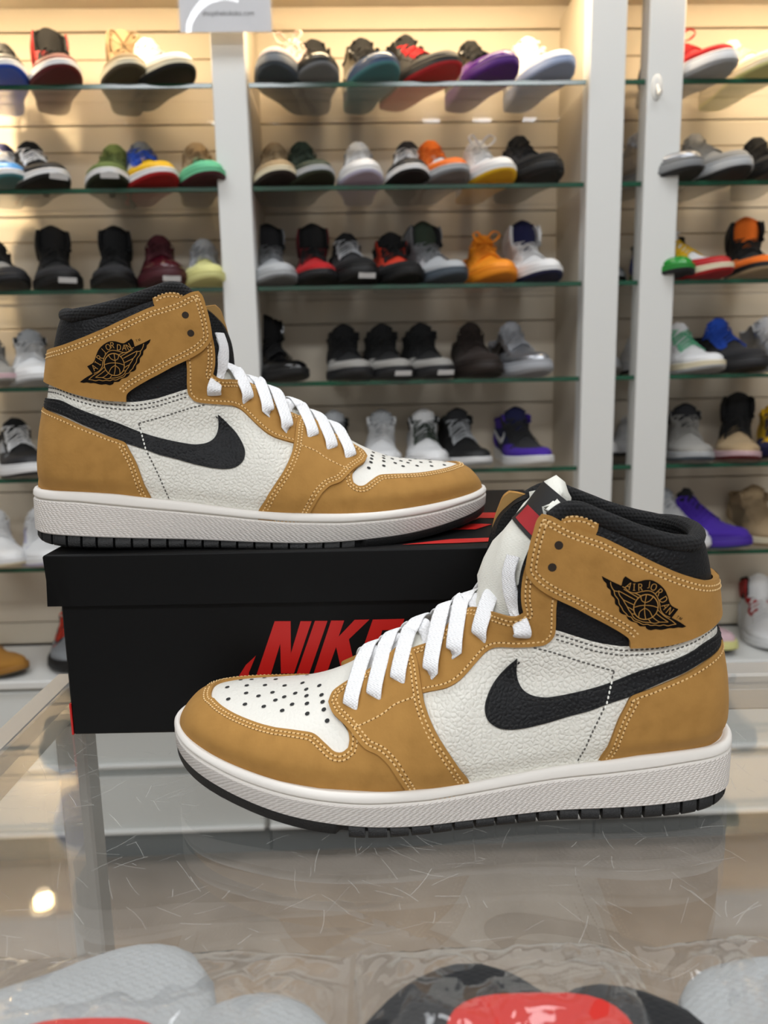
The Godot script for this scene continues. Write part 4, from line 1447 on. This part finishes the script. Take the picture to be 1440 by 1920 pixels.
func bag_mesh(x0: float, x1: float, z0: float, z1: float, seed_: int) -> ArrayMesh:
	var f := FastNoiseLite.new()
	f.seed = seed_
	f.frequency = 22.0
	f.fractal_octaves = 3
	f.noise_type = FastNoiseLite.TYPE_SIMPLEX
	var rows := []
	for j in 40:
		var row := PackedVector3Array()
		for i in 56:
			var u := i / 55.0
			var w := j / 39.0
			var x := lerpf(x0, x1, u)
			var z := lerpf(z0, z1, w)
			var dome := pow(clampf(minf(u, 1 - u) / 0.16, 0, 1), 0.5) * pow(clampf(w / 0.30, 0.0, 1.0), 0.6)
			row.append(Vector3(x, 0.0012 + 0.0245 * dome + absf(f.get_noise_2d(x, z)) * 0.006 * clampf(w * 8.0, 0.0, 1.0), z + 0.003 * f.get_noise_2d(x, 7.0)))
		rows.append(row)
	var m := loft(rows, false, false)
	var a := m.surface_get_arrays(0)
	var n: PackedVector3Array = a[Mesh.ARRAY_NORMAL]
	for i in n.size():
		n[i] = n[i] if n[i].y > 0 else -n[i]
	return mesh_of(a[Mesh.ARRAY_VERTEX], n, a[Mesh.ARRAY_TEX_UV], a[Mesh.ARRAY_INDEX])

func build_socks() -> void:
	var film := mat("clear bag film", Color(1, 1, 1), 0.06, {"alpha": 0.03})
	var pale := mat("grey sock knit", Color(0.70, 0.71, 0.71), 0.95, {"tone": "heather", "bump": "lace", "depth": 0.05, "scale": 45.0, "sheen": 0.3})
	var dark := mat("charcoal sock knit", Color(0.105, 0.112, 0.122), 0.95, {"tone": "heather", "bump": "lace", "depth": 0.05, "scale": 45.0, "sheen": 0.3})
	var paper := mat("red paper band", Color(0.76, 0.11, 0.06), 0.5)
	var packs := [
		["bag of two grey socks with a red band, by the metal rail", pale, [[[-0.215, 0.017, -0.165], [-0.165, 0.018, -0.205], [-0.11, 0.019, -0.238], [-0.066, 0.018, -0.262]], [[-0.135, 0.016, -0.130], [-0.095, 0.018, -0.175], [-0.055, 0.019, -0.212], [-0.020, 0.017, -0.240]]], [0.034, 0.036], [-0.245, -0.017, -0.278, -0.10], [[-0.100, -0.204, 0.026, 0.018]]],
		["bag of two charcoal socks with a red band, between the bags of grey socks", dark, [[[-0.035, 0.016, -0.130], [-0.01, 0.018, -0.180], [0.02, 0.019, -0.222], [0.052, 0.017, -0.256]], [[0.030, 0.016, -0.125], [0.050, 0.018, -0.170], [0.072, 0.019, -0.212], [0.094, 0.017, -0.250]]], [0.036, 0.036], [-0.015, 0.096, -0.278, -0.10], [[0.047, -0.203, 0.031, 0.026]]],
		["bag of one light grey sock with a red band", pale, [[[0.150, 0.016, -0.12], [0.150, 0.018, -0.17], [0.152, 0.019, -0.22], [0.156, 0.017, -0.268]]], [0.058], [0.099, 0.225, -0.280, -0.10], [[0.163, -0.211, 0.032, 0.026]]]]
	var k := 0
	for p in packs:
		var t := thing("sock_pack", p[0], "socks", Vector3(0, COUNTER, 0), 0.0)
		for s in p[2].size():
			var path := []
			for q in p[2][s]:
				path.append(Vector3(q[0], q[1] - 0.005, q[2] + 0.013))
			part(t, "sock", sock_mesh(path, p[3][s], 0.0112), p[1], Vector3.ZERO, "folded ribbed sock")
		for b in p[5]:
			var outline := PackedVector2Array()
			for i in 28:
				var w := TAU * i / 28
				outline.append(Vector2(b[2] * signf(cos(w)) * pow(absf(cos(w)), 0.6), b[3] * signf(sin(w)) * pow(absf(sin(w)), 0.6)))
			var o := part(t, "paper_band", slab(outline, 0.0008), paper, Vector3(b[0], 0.0258, b[1]), "red paper band")
			o.rotation.x = -PI / 2
		part(t, "bag", bag_mesh(p[4][0], p[4][1], p[4][2], p[4][3], 30 + k), film, Vector3.ZERO, "clear crinkled plastic bag")
		k += 1

# ------------------------------------------------------------------ sign
func build_sign() -> void:
	var paper := mat("sign paper", Color(0.80, 0.80, 0.81), 0.6)
	var clear := mat("clear acrylic", Color(1, 1, 1), 0.03, {"alpha": 0.03})
	var grey_ink := mat("grey print", Color(0.30, 0.30, 0.31), 0.7)
	var t := thing("sign_holder", "clear acrylic sign holder with a white sheet of small grey print on a post", "sign", wallp(-0.2525, 1.887, FRONT - 0.05), PSI)
	part(t, "sheet", box(0.182, 0.235, 0.001), paper, Vector3(0, 0.120, 0))
	var rows := []
	for j in 17:
		var row := PackedVector3Array()
		for i in 25:
			var x := lerpf(-0.0945, 0.0945, i / 24.0)
			var y := lerpf(0.0, 0.24, j / 16.0)
			row.append(Vector3(x, y, 0.003 + 0.010 * (1.0 - pow(x / 0.0945, 2.0)) * (1.0 - pow(absf(y - 0.12) / 0.13, 2.0))))
		rows.append(row)
	part(t, "front_sheet", loft(rows, false, false), clear, Vector3.ZERO, "bowed clear front")
	part(t, "back_plate", box(0.189, 0.24, 0.003), clear, Vector3(0, 0.12, -0.003))
	part(t, "edge", box(0.004, 0.24, 0.009), clear, Vector3(-0.0945, 0.12, 0.0))
	part(t, "edge", box(0.004, 0.24, 0.009), clear, Vector3(0.0945, 0.12, 0.0))
	part(t, "bracket", box(0.03, 0.04, 0.026), clear, Vector3(0, 0.2, -0.017))
	var tm := TextMesh.new()
	var font := SystemFont.new()
	font.font_names = PackedStringArray(["Droid Sans"])
	tm.font = font
	tm.text = "shopthekokoko.com"
	tm.font_size = 32
	tm.pixel_size = 0.00036
	tm.depth = 0.0004
	part(t, "print", tm, grey_ink, Vector3(0.006, 0.036, 0.0008), "line of small grey letters")

# ------------------------------------------------------------------ sneakers on the shelves
const LOW_QUARTER := [-0.9, 30, 3, 60, 6.4, 90, 20, 91, 35, 86, 55, 79, 80, 78, 96, 86, 108, 97, 116, 105, 130, 102, 150, 92, 172, 79, 200, 65, 213, 52, 205, 35, 190, 17, 144, 18, 110, 22, 60, 26]
const LOW_EYESTAY := [98, 80, 108, 98, 116, 107, 128, 106, 150, 97, 172, 84, 200, 69, 214, 59, 210, 51, 195, 55, 170, 65, 150, 75, 130, 83, 112, 83]
const LOW_LINING := [5, 60, 6.6, 91, 20, 91, 35, 86, 55, 79, 80, 78, 96, 86, 108, 98, 117, 106, 140, 98, 160, 86, 165, 60]
const LOW_ROLL := [30, 86, 45, 82, 60, 79, 80, 79, 96, 87, 108, 98]
const MID_COLLAR := [9, 96, 11.3, 118, 25, 116, 50, 111, 75, 114, 95, 125, 106, 129, 113, 126, 117, 118, 117, 108, 106, 98, 80, 90, 50, 90, 20, 97]
const MID_EYESTAY := [92, 119, 100, 127, 107, 129, 113, 125, 116, 117, 116, 112, 128, 107, 150, 97, 172, 84, 200, 69, 214, 59, 210, 51, 195, 55, 170, 65, 150, 75, 130, 86, 112, 91, 101, 98, 97, 112]
const MID_ROLL := [30, 116, 50, 112, 75, 115, 95, 126, 104, 129]
var styles := {}

func both(flat: Array, off: float, thick: float, cell: float, lift: float) -> ArrayMesh:
	var poly := side_poly(flat, 6.0)
	var l := func(d: Vector2) -> Vector3: return side_point(d, 1.0)
	var m := func(d: Vector2) -> Vector3: return side_point(d, -1.0)
	return raised(joined([panel(poly, l, off, thick, cell), panel(poly, m, off, thick, cell)]), lift)

func raised(m: ArrayMesh, lift: float) -> ArrayMesh:
	if lift == 0.0:
		return m
	var a := m.surface_get_arrays(0)
	var v: PackedVector3Array = a[Mesh.ARRAY_VERTEX]
	for i in v.size():
		v[i].y += lift
	return mesh_of(v, a[Mesh.ARRAY_NORMAL], a[Mesh.ARRAY_TEX_UV], a[Mesh.ARRAY_INDEX])

func scaled_poly(flat: Array, k: float, plus: float) -> Array:
	var out := []
	for i in range(0, flat.size(), 2):
		out.append_array([flat[i], flat[i + 1] * k + plus])
	return out

func build_style(kind: String) -> Dictionary:
	var out := {}
	var cell := 8.0
	var lift := 0.010 if kind == "run" else 0.0
	var toe := func(d: Vector2) -> Vector3: return toe_point(d)
	var s := sole_meshes(6.0, lift, 0.004 if kind == "run" else 0.0)
	out.midsole = joined([s.midsole, s.groove])
	out.foxing = s.foxing
	var line := smooth(OUTLINE, true, 6.0, 80.0)
	out.outsole = ring_skin(line, [[fixed(0.012), height_of("bot", 0.0012)], [fixed(0.006), height_of("bot", 0.0)], [fixed(0.0012), height_of("bot", 0.0022)], [fixed(0.0), height_of("bd", 0.001)]], true)
	# toe cap and vamp
	var rim := PackedVector2Array()
	for p in smooth(TOE_EDGE, false, 4.0):
		rim.append(to_toe(p, 1.0))
	var tip := to_toe(Vector2(291.0, 53.0), 1.0)
	var e := rim[-1]
	for i in range(1, 6):
		var w := PI / 2 * i / 6.0
		rim.append(Vector2(lerpf(e.x, tip.x, sin(w)), e.y * cos(w)))
	var full := rim.duplicate()
	full.append(Vector2(tip.x, 0))
	for i in range(rim.size() - 1, -1, -1):
		full.append(Vector2(rim[i].x, -rim[i].y))
	var umax := LT * PI / 2 * 1000.0
	var mud := full.duplicate()
	for p in [[12.0, -58.0], [12.0, -84.0], [umax, -84.0], [umax, 84.0], [12.0, 84.0], [12.0, 58.0]]:
		mud.append(Vector2(p[0], p[1]))
	out.toe_cap = raised(panel(mud, toe, 0.0018, 0.0018, 6.0), lift)
	var vamp := PackedVector2Array()
	for i in full.size():
		vamp.append(full[i] * Vector2(1.0, 1.04) + Vector2(4.0 if absf(full[i].y) < 30 else -1.0, 0))
	vamp.append_array([Vector2(20, -56), Vector2(20, 56)])
	out.toe_box = raised(panel(vamp, toe, 0.0, 0.0, 7.0), lift)
	var under := PackedVector2Array([Vector2(2, -46), Vector2(70, -30), Vector2(74, 0), Vector2(70, 30), Vector2(2, 46)])
	out.heel = both(HEEL_COUNTER, 0.0022, 0.002, cell, lift)
	var stations := [[0.172, 0.0885, 0.021], [0.150, 0.1010, 0.023], [0.1385, 0.1070, 0.025], [0.1300, 0.1130, 0.028], [0.1240, 0.1220, 0.030]]
	var roll: Array
	var heel_roll: Vector2
	match kind:
		"high":
			out.side = both(QUARTER, 0.0002, 0.0, cell, lift)
			out.collar = both(COLLAR, 0.0002, 0.005, cell, lift)
			out.strap = both(STRAP, 0.0038, 0.003, cell, lift)
			out.eyestay = both(EYESTAY, 0.0018, 0.002, cell, lift)
			out.lining = both([7.0, 60.0, 13.0, 129.0, 18.4, 148.0, 37.4, 147.9, 64.3, 155.2, 88.3, 165.1, 96.5, 165.0, 107.7, 155.5, 118.0, 126.7, 118.2, 114.0, 140.0, 100.0, 165.0, 88.0, 165.0, 60.0], -0.006, 0.0, cell, lift)
			roll = ROLL
			heel_roll = Vector2(0.0232, 0.1440)
			stations.append_array([[0.1180, 0.1430, 0.033], [0.1092, 0.1600, 0.033], [0.0985, 0.1745, 0.030], [0.0935, 0.1770, 0.029], [0.0890, 0.1740, 0.0285], [0.0880, 0.165, 0.028]])
		"mid":
			out.side = both(QUARTER, 0.0002, 0.0, cell, lift)
			out.collar = both(MID_COLLAR, 0.0004, 0.005, cell, lift)
			out.eyestay = both(MID_EYESTAY, 0.0018, 0.002, cell, lift)
			out.lining = both([7.0, 60.0, 11.3, 118, 25, 116, 50, 111, 75, 114, 95, 125, 106, 129, 113, 126, 118.2, 114.0, 140.0, 100.0, 165.0, 88.0, 165.0, 60.0], -0.006, 0.0, cell, lift)
			roll = MID_ROLL
			heel_roll = Vector2(0.0165, 0.1145)
			stations.append_array([[0.1195, 0.1310, 0.032], [0.1155, 0.1410, 0.031], [0.1115, 0.1475, 0.029], [0.1080, 0.1490, 0.028], [0.1045, 0.1460, 0.027], [0.1035, 0.138, 0.026]])
		_:
			out.side = both(LOW_QUARTER, 0.0002, 0.003, cell, lift)
			out.eyestay = both(LOW_EYESTAY, 0.0018, 0.002, cell, lift)
			out.lining = both(LOW_LINING, -0.006, 0.0, cell, lift)
			roll = LOW_ROLL
			heel_roll = Vector2(0.012, 0.088)
			stations.append_array([[0.1205, 0.1300, 0.030], [0.1165, 0.1365, 0.028], [0.1130, 0.1375, 0.027], [0.1100, 0.1340, 0.026]])
	out.swoosh = both(scaled_poly(SWOOSH, 0.93, 1.0), 0.0022, 0.002, cell, lift)
	out.tongue = joined([raised(tongue_mesh(stations, 0.008, -1.0, 1.0, 0.0), lift), raised(panel(under, toe, -0.0015, 0.0, 8.0), lift)])
	var path := []
	var rl := smooth(roll, false, 9.0)
	for i in range(rl.size() - 1, -1, -1):
		var p := rl[i] * 0.001
		path.append(Vector3(p.x, p.y - 0.003 + lift, side_z(p.x, p.y - 0.004, 1.0) - 0.003))
	for zz in [0.0215, 0.011, 0.0, -0.011, -0.0215]:
		path.append(Vector3(heel_roll.x + zz * zz * 7.0, heel_roll.y + lift, zz))
	for i in rl.size():
		var p := rl[i] * 0.001
		path.append(Vector3(p.x, p.y - 0.003 + lift, side_z(p.x, p.y - 0.004, -1.0) + 0.003))
	out.roll = tube(path, 0.0055, 8)
	var lc := []
	for i in 6:
		for sd in [1.0, -1.0]:
			lc.append(lace_mesh(i, sd))
	out.laces = raised(joined(lc), lift)
	# bow of loose laces, pull tab and sticker used on some of them
	var top: Array = stations[5]
	var tx: float = top[0] + 0.012
	var ty: float = top[1] + lift
	out.bow = joined([ribbon(bezier_path([Vector3(tx, ty - 0.01, 0), Vector3(tx + 0.012, ty + 0.012, 0.022), Vector3(tx + 0.022, ty + 0.004, 0.036), Vector3(tx + 0.016, ty - 0.012, 0.022), Vector3(tx, ty - 0.012, 0)], 4), bezier_path([Vector3.UP, Vector3(0, 1, 1), Vector3(1, 0, 1), Vector3(1, 1, 0), Vector3.UP], 4), 0.006, 0.0025, 8),
		ribbon(bezier_path([Vector3(tx, ty - 0.01, 0), Vector3(tx + 0.010, ty + 0.014, -0.020), Vector3(tx + 0.020, ty + 0.005, -0.036), Vector3(tx + 0.016, ty - 0.012, -0.020), Vector3(tx, ty - 0.012, 0)], 4), bezier_path([Vector3.UP, Vector3(0, 1, -1), Vector3(1, 0, -1), Vector3(1, 1, 0), Vector3.UP], 4), 0.006, 0.0025, 8)])
	out.pull_tab = ribbon(bezier_path([Vector3(heel_roll.x, heel_roll.y - 0.02 + lift, 0), Vector3(heel_roll.x - 0.010, heel_roll.y + 0.012 + lift, 0), Vector3(heel_roll.x + 0.002, heel_roll.y + 0.040 + lift, 0), Vector3(heel_roll.x + 0.016, heel_roll.y + 0.020 + lift, 0), Vector3(heel_roll.x + 0.010, heel_roll.y - 0.01 + lift, 0)], 4), bezier_path([Vector3(-1, 0, 0), Vector3(-1, 0, 0), Vector3(0, 1, 0), Vector3(1, 0, 0), Vector3(1, 0, 0)], 4), 0.016, 0.003, 8)
	return out

const PAINT := {
	"white": [0.86, 0.86, 0.86], "cream": [0.85, 0.81, 0.70], "black": [0.045, 0.045, 0.05], "char": [0.13, 0.13, 0.14], "grey": [0.46, 0.47, 0.48], "pale": [0.66, 0.67, 0.68], "slate": [0.27, 0.31, 0.35],
	"red": [0.66, 0.07, 0.09], "deep": [0.36, 0.03, 0.06], "wine": [0.26, 0.06, 0.10], "blue": [0.10, 0.27, 0.66], "sky": [0.30, 0.58, 0.83], "ice": [0.62, 0.68, 0.80], "navy": [0.08, 0.09, 0.25], "teal": [0.25, 0.46, 0.48], "steel": [0.17, 0.26, 0.38],
	"tan": [0.63, 0.54, 0.41], "khaki": [0.53, 0.46, 0.35], "mud": [0.30, 0.26, 0.19], "brown": [0.13, 0.09, 0.07], "gum": [0.60, 0.42, 0.16], "olive": [0.36, 0.42, 0.22], "moss": [0.15, 0.18, 0.11], "pine": [0.16, 0.21, 0.16], "green": [0.12, 0.52, 0.18], "mint": [0.40, 0.73, 0.56],
	"yellow": [0.86, 0.68, 0.08], "lemon": [0.83, 0.82, 0.55], "amber": [0.93, 0.56, 0.09], "orange": [0.87, 0.42, 0.10], "flame": [0.78, 0.20, 0.09], "purple": [0.30, 0.10, 0.46], "violet": [0.24, 0.12, 0.55], "pink": [0.78, 0.66, 0.68], "blush": [0.80, 0.72, 0.68], "silver": [0.62, 0.63, 0.65], "cement": [0.56, 0.55, 0.53], "lilac": [0.72, 0.71, 0.80]}

func paint(key: String, gloss: String) -> StandardMaterial3D:
	var c: Array = PAINT[key]
	var opt := {"spec": 0.5}
	var rough := 0.6
	match gloss:
		"patent":
			rough = 0.18
		"metal":
			rough = 0.3
			opt.metal = 0.75
		"suede":
			rough = 0.95
			opt.sheen = 0.3
	return mat(key + " " + gloss, Color(c[0], c[1], c[2]), rough, opt)

# shelf row (0 top to 6 base), place of the toe along the shelf, turn in degrees, style,
# colours: outsole midsole toe-cap vamp side eyestay heel collar tongue laces swoosh, finish, extras, words
const SHOES := [
	[0, -0.700, 0, "low", "blue white char char char char char black black black -", "leather", "", "blue soled sneaker with a dark upper"],
	[0, -0.587, 6, "high", "deep white deep red black red red black black black -", "leather", "tab", "black and red high-top sneaker with a white midsole"],
	[0, -0.453, 2, "high", "mud cream khaki tan khaki tan khaki tan tan tan -", "suede", "bow", "khaki tan high-top sneaker with bulky laces"],
	[0, -0.345, 24, "low", "black cream white white char white black char white white -", "leather", "", "white low sneaker with a dark side and black sole"],
	[0, -0.168, -18, "run", "slate grey blush blush blush blush blush blush blush blush -", "suede", "bow", "pinkish cream running shoe with a grey sole"],
	[0, -0.069, 3, "mid", "grey black black black black black black black black char -", "patent", "", "glossy black basketball sneaker with a grey sole patch"],
	[0, 0.064, 16, "mid", "teal steel steel black black black black black black black -", "patent", "tab", "black sneaker with a blue wrapped sole"],
	[0, 0.200, 34, "mid", "red black black black black black red black black red -", "leather", "tab", "black basketball sneaker with red trim and a big tongue"],
	[0, 0.315, 28, "low", "purple purple purple black black black black black black black -", "patent", "", "black sneaker with a shiny purple sole and toe"],
	[0, 0.430, 26, "mid", "ice ice white white white white white white white white -", "leather", "", "white sneaker with an icy blue sole"],
	[0, 0.770, 42, "run", "pale white red red char red black red red red -", "suede", "bow", "red running shoe with a marbled white sole"],
	[0, 0.880, 35, "low", "lemon cream cream cream cream cream cream cream cream cream -", "suede", "", "cream slip-on with a yellowish sole"],
	[1, -0.715, 2, "low", "teal white sky sky navy sky navy navy navy white -", "leather", "", "light blue low sneaker with a teal sole"],
	[1, -0.624, 14, "low", "black white black black black black black black black white white", "leather", "sticker", "black low sneaker with a white midsole"],
	[1, -0.517, -8, "low", "moss white olive olive olive olive olive olive olive olive -", "suede", "sticker", "olive green low sneaker with a white midsole"],
	[1, -0.400, 14, "low", "red white yellow yellow pale blue red grey grey blue -", "leather", "", "multicoloured low sneaker with a yellow toe and red sole"],
	[1, -0.304, 8, "low", "wine mint mint mint tan tan mint tan tan tan -", "suede", "", "mint and sand low sneaker with a burgundy sole"],
	[1, -0.160, 2, "low", "brown cream tan tan tan tan tan tan tan tan -", "suede", "", "tan low sneaker with a dark brown sole"],
	[1, -0.077, 12, "low", "moss pale pine pine pine pine pine pine pine pine -", "leather", "", "dark green low sneaker with a pale midsole"],
	[1, 0.018, 4, "low", "lilac white white white ice pale ice ice white white -", "leather", "", "white and pale grey low sneaker with a lilac sole"],
	[1, 0.115, 2, "low", "black white char char black char black black char white -", "leather", "", "black and charcoal low sneaker with a white toe band"],
	[1, 0.211, 20, "low", "grey pale orange white pale orange orange orange orange orange grey", "leather", "", "orange and white low sneaker with a grey sole"],
	[1, 0.309, 20, "low", "yellow white white white white white white white white white -", "leather", "bow", "white low sneaker with a bright yellow sole"],
	[1, 0.408, 24, "run", "black black black black black char black black black black -", "suede", "tab", "plain black trail shoe with a looped pull tab"],
	[1, 0.715, 46, "run", "char grey silver silver silver silver silver silver silver silver -", "metal", "bow", "metallic silver running shoe with loose laces"],
	[1, 0.815, 36, "run", "char pale cement cement pale cement cement cement cement cement -", "suede", "", "stone grey running shoe with a dark tread"],
	[1, 0.905, 20, "low", "black black black black black black black black black black -", "suede", "", "black low sneaker beside the stone grey running shoe"],
	[2, -0.730, 10, "low", "black char char cement char char black black black black -", "suede", "tab", "dark grey low sneaker with a pointed heel tab"],
	[2, -0.625, 4, "high", "black black char black black black black black black black -", "suede", "sticker tab", "black high-top sneaker with a tall tongue and a size sticker"],
	[2, -0.517, -3, "high", "black black char black black black black black black black -", "suede", "tab", "black high-top sneaker with a tall tongue and no sticker"],
	[2, -0.405, 4, "run", "wine wine wine wine wine wine wine wine wine wine -", "patent", "sticker", "shiny burgundy foam shoe"],
	[2, -0.318, 2, "low", "lemon lemon lemon lemon cement pale cement cement pale pale -", "suede", "", "pale yellow and stone low sneaker"],
	[2, -0.165, 8, "high", "grey pale pale pale grey grey grey char char grey -", "suede", "", "grey high-top sneaker with a pale toe"],
	[2, -0.082, 4, "high", "black char red red deep deep deep black black black -", "suede", "", "red high-top sneaker with a black toe sole"],
	[2, 0.010, 12, "run", "black black black char char black black black black pale -", "suede", "sticker tab", "black knitted running shoe with a size sticker"],
	[2, 0.110, 14, "mid", "black black black flame flame flame flame black black black -", "suede", "", "burnt orange sneaker with a black toe and tongue"],
	[2, 0.210, 24, "high", "slate slate pale pale grey grey grey char pine grey -", "suede", "", "grey high-top sneaker with a dark green tongue"],
	[2, 0.311, 16, "low", "amber amber amber amber amber amber amber amber amber amber amber", "leather", "bow", "all amber orange low sneaker"],
	[2, 0.412, 20, "high", "navy white white white white white white white navy white -", "leather", "", "white high-top sneaker with a navy tongue and dark sole"],
	[2, 0.592, 20, "low", "black pale pale black black black black black black black -", "metal", "", "black and silver sneaker seen through the gap of the posts"],
	[2, 0.700, 22, "mid", "char green green green blue blue blue char char green -", "patent", "", "green and blue patent sneaker"],
	[2, 0.795, 46, "mid", "red cream red white red yellow black black white yellow -", "leather", "", "dark red and white sneaker with a yellow lace area"],
	[2, 0.880, 14, "high", "tan black orange black black black orange black orange black -", "suede", "", "black and burnt orange high-top sneaker"],
	[3, -0.775, 6, "low", "cement pink cement cement cement cement cement cement cement cement -", "suede", "", "mauve grey low sneaker"],
	[3, -0.700, 2, "mid", "pale white white white white white black black pale white -", "leather", "", "white basketball sneaker with a grey tongue and black sides"],
	[3, -0.600, 4, "mid", "black black black black black yellow black black black black -", "suede", "", "black basketball sneaker with yellow trim"],
	[3, -0.139, 22, "high", "black black black black black black black black black black -", "patent", "", "shiny black boot-like high sneaker"],
	[3, -0.006, 10, "mid", "char char cement black black black black black black black -", "suede", "", "black sneaker with a cracked grey toe, nearest the shiny black boot"],
	[3, 0.085, 13, "mid", "char char cement black black black black black black black -", "suede", "sticker", "black sneaker with a cracked grey toe, in the middle of three"],
	[3, 0.178, 16, "mid", "char char cement black black black black black black black -", "suede", "sticker", "black sneaker with a cracked grey toe, next to the dark brown foam shoe"],
	[3, 0.280, 14, "run", "brown brown brown brown brown brown brown brown brown brown -", "suede", "", "dark brown foam shoe without stripes"],
	[3, 0.395, 24, "run", "silver silver silver silver char silver silver silver silver silver -", "metal", "", "metallic silver chunky running shoe with dark side"],
	[3, 0.592, 20, "low", "cement pale pale cement cement pale cement cement cement pale -", "suede", "", "stone grey sneaker seen through the gap of the posts"],
	[3, 0.690, 14, "low", "char white white white white white white white white white -", "leather", "", "white low sneaker tucked behind the hook post"],
	[3, 0.785, 30, "low", "pale cream white white white white pale pale white mint -", "leather", "tab", "white low sneaker with mint green laces"],
	[3, 0.880, 32, "run", "char char char char black blue black black blue blue -", "suede", "", "black running shoe with bright blue laces"],
	[3, 0.985, 30, "mid", "pale pale silver silver pale silver silver silver silver silver -", "metal", "", "silver grey sneaker at the shelf end"],
	[4, -0.726, 10, "run", "char white char black pale black black black black white -", "leather", "", "black and white running shoe on a dark sole"],
	[4, -0.039, 8, "mid", "char white black black black black black black pale black -", "leather", "", "black basketball sneaker with a grey tongue beside the white one"],
	[4, 0.050, 2, "mid", "pale white white white white white white white pale white -", "leather", "", "all white basketball sneaker"],
	[4, 0.160, 8, "mid", "pale white white white white white pale black white pine -", "leather", "", "white basketball sneaker with dark green trim"],
	[4, 0.262, 18, "mid", "pale white black black black black black black char pale -", "leather", "", "black basketball sneaker with a white midsole and grey tongue"],
	[4, 0.403, 22, "mid", "white white violet char navy char violet violet navy char white", "suede", "", "purple and blue sneaker with a white sole"],
	[4, 0.592, 14, "mid", "char white white pale pale white black black white white -", "leather", "", "white and black sneaker seen through the gap of the posts"],
	[4, 0.672, 10, "low", "black white white white white white white white white white -", "leather", "", "white sneaker half hidden by the hook post"],
	[4, 0.760, 12, "mid", "slate pale cement cement cement cement char char char cement -", "suede", "", "taupe grey basketball sneaker with a dark tongue"],
	[4, 0.862, 6, "high", "deep pink tan tan black black black black black black -", "suede", "", "black high sneaker fading to a tan toe"],
	[4, 0.965, 10, "mid", "char navy navy yellow yellow yellow yellow yellow yellow navy -", "suede", "", "yellow and navy sneaker"],
	[5, -0.800, 8, "low", "cream white white white white white white white white white -", "leather", "", "off-white low sneaker on a cream sole"],
	[5, -0.712, 4, "low", "lilac white white white lilac white lilac white white white -", "leather", "", "white low sneaker with lavender sides"],
	[5, 0.775, 32, "run", "white white white white white white white pale pale white -", "suede", "", "plain white slip-on runner"],
	[5, 0.880, 55, "run", "steel violet violet violet violet violet black black black violet white", "suede", "", "vivid purple running shoe with a white swoosh"],
	[5, 0.985, 30, "mid", "tan cream tan tan khaki tan tan tan tan tan -", "suede", "", "sand coloured sneaker at the end of the lowest shelf"],
	[6, -0.830, 35, "low", "mud gum gum gum gum gum gum gum gum gum -", "suede", "", "gum brown low sneaker on the base cabinet"],
	[6, -0.712, -8, "run", "black black grey grey flame char grey grey char flame -", "suede", "", "grey running shoe with bright orange patches on the base cabinet"],
	[6, 0.885, 48, "run", "black lemon pink pink slate white pink white white white -", "suede", "bow", "pale pink and white running shoe with dark side windows on the base cabinet"],
	[6, 1.010, 20, "high", "white white white white white red white black white white -", "leather", "", "white and red high-top sneaker on the base cabinet"]]

func words_of(s: Array) -> String:
	return s[7]

func build_display_shoes() -> void:
	for kind in ["low", "mid", "high", "run"]:
		styles[kind] = build_style(kind)
	var names_of := {"low": "low_sneaker", "mid": "basketball_sneaker", "high": "tall_sneaker", "run": "running_shoe"}
	var sticker := mat("size sticker", Color(0.82, 0.82, 0.82), 0.6)
	for s in SHOES:
		var y: float = SHELVES[s[0]] if s[0] < 6 else 0.509
		var over: float = [0.048, 0.042, 0.038, 0.035, 0.035, 0.030, -0.02][s[0]] - (0.13 if words_of(s).contains("hook post") or words_of(s).contains("gap of the posts") else 0.0)
		var a := deg_to_rad(s[2]) - atan(s[1] / 1.66)
		var words: String = s[7]
		if not (words.contains("shelf") or words.contains("cabinet")):
			words += ", %s shelf" % SHELF_WORDS[s[0]]
		var turn := -(PI / 2 - a) + PSI
		var dir := Vector3(cos(turn), 0, -sin(turn))
		var t := thing(names_of[s[3]], words, "shoe", wallp(s[1], y + 0.0002, FRONT - over) - dir * 0.268, turn, "sneakers on the %s shelf" % SHELF_WORDS[s[0]] if s[0] < 6 else "sneakers on the base cabinets")
		t.scale = Vector3.ONE * 0.875
		var m: Dictionary = styles[s[3]]
		var c: PackedStringArray = s[4].split(" ")
		var soft: String = "leather" if s[5] == "metal" else s[5]
		var plain := "leather"
		part(t, "outsole", m.outsole, paint(c[0], plain))
		part(t, "midsole", m.midsole, paint(c[1], plain))
		part(t, "foxing_band", m.foxing, paint(c[1], plain))
		part(t, "toe_cap", m.toe_cap, paint(c[2], s[5]))
		part(t, "toe_box", m.toe_box, paint(c[3], s[5]))
		part(t, "side_panel", m.side, paint(c[4], s[5]))
		part(t, "eyestay", m.eyestay, paint(c[5], s[5]))
		part(t, "heel_counter", m.heel, paint(c[6], s[5]))
		if m.has("collar"):
			part(t, "collar", m.collar, paint(c[7], soft))
		if m.has("strap"):
			part(t, "ankle_strap", m.strap, paint(c[5], s[5]))
		part(t, "lining", m.lining, paint(c[7], "suede"))
		part(t, "collar_roll", m.roll, paint(c[7], "suede"))
		part(t, "tongue", m.tongue, paint(c[8], "suede"))
		part(t, "laces", m.laces, paint(c[9], "suede"))
		if c[10] != "-":
			part(t, "swoosh", m.swoosh, paint(c[10], plain))
		if s[6].contains("bow"):
			part(t, "lace_bow", m.bow, paint(c[9], "suede"))
		if s[6].contains("tab"):
			part(t, "pull_tab", m.pull_tab, paint(c[7], "suede"))
		if s[6].contains("sticker"):
			var o := part(t, "size_sticker", box(0.001, 0.013, 0.042), sticker, Vector3(0.3155, 0.0165, -0.010), "white size sticker")
			o.rotation.z = -0.5
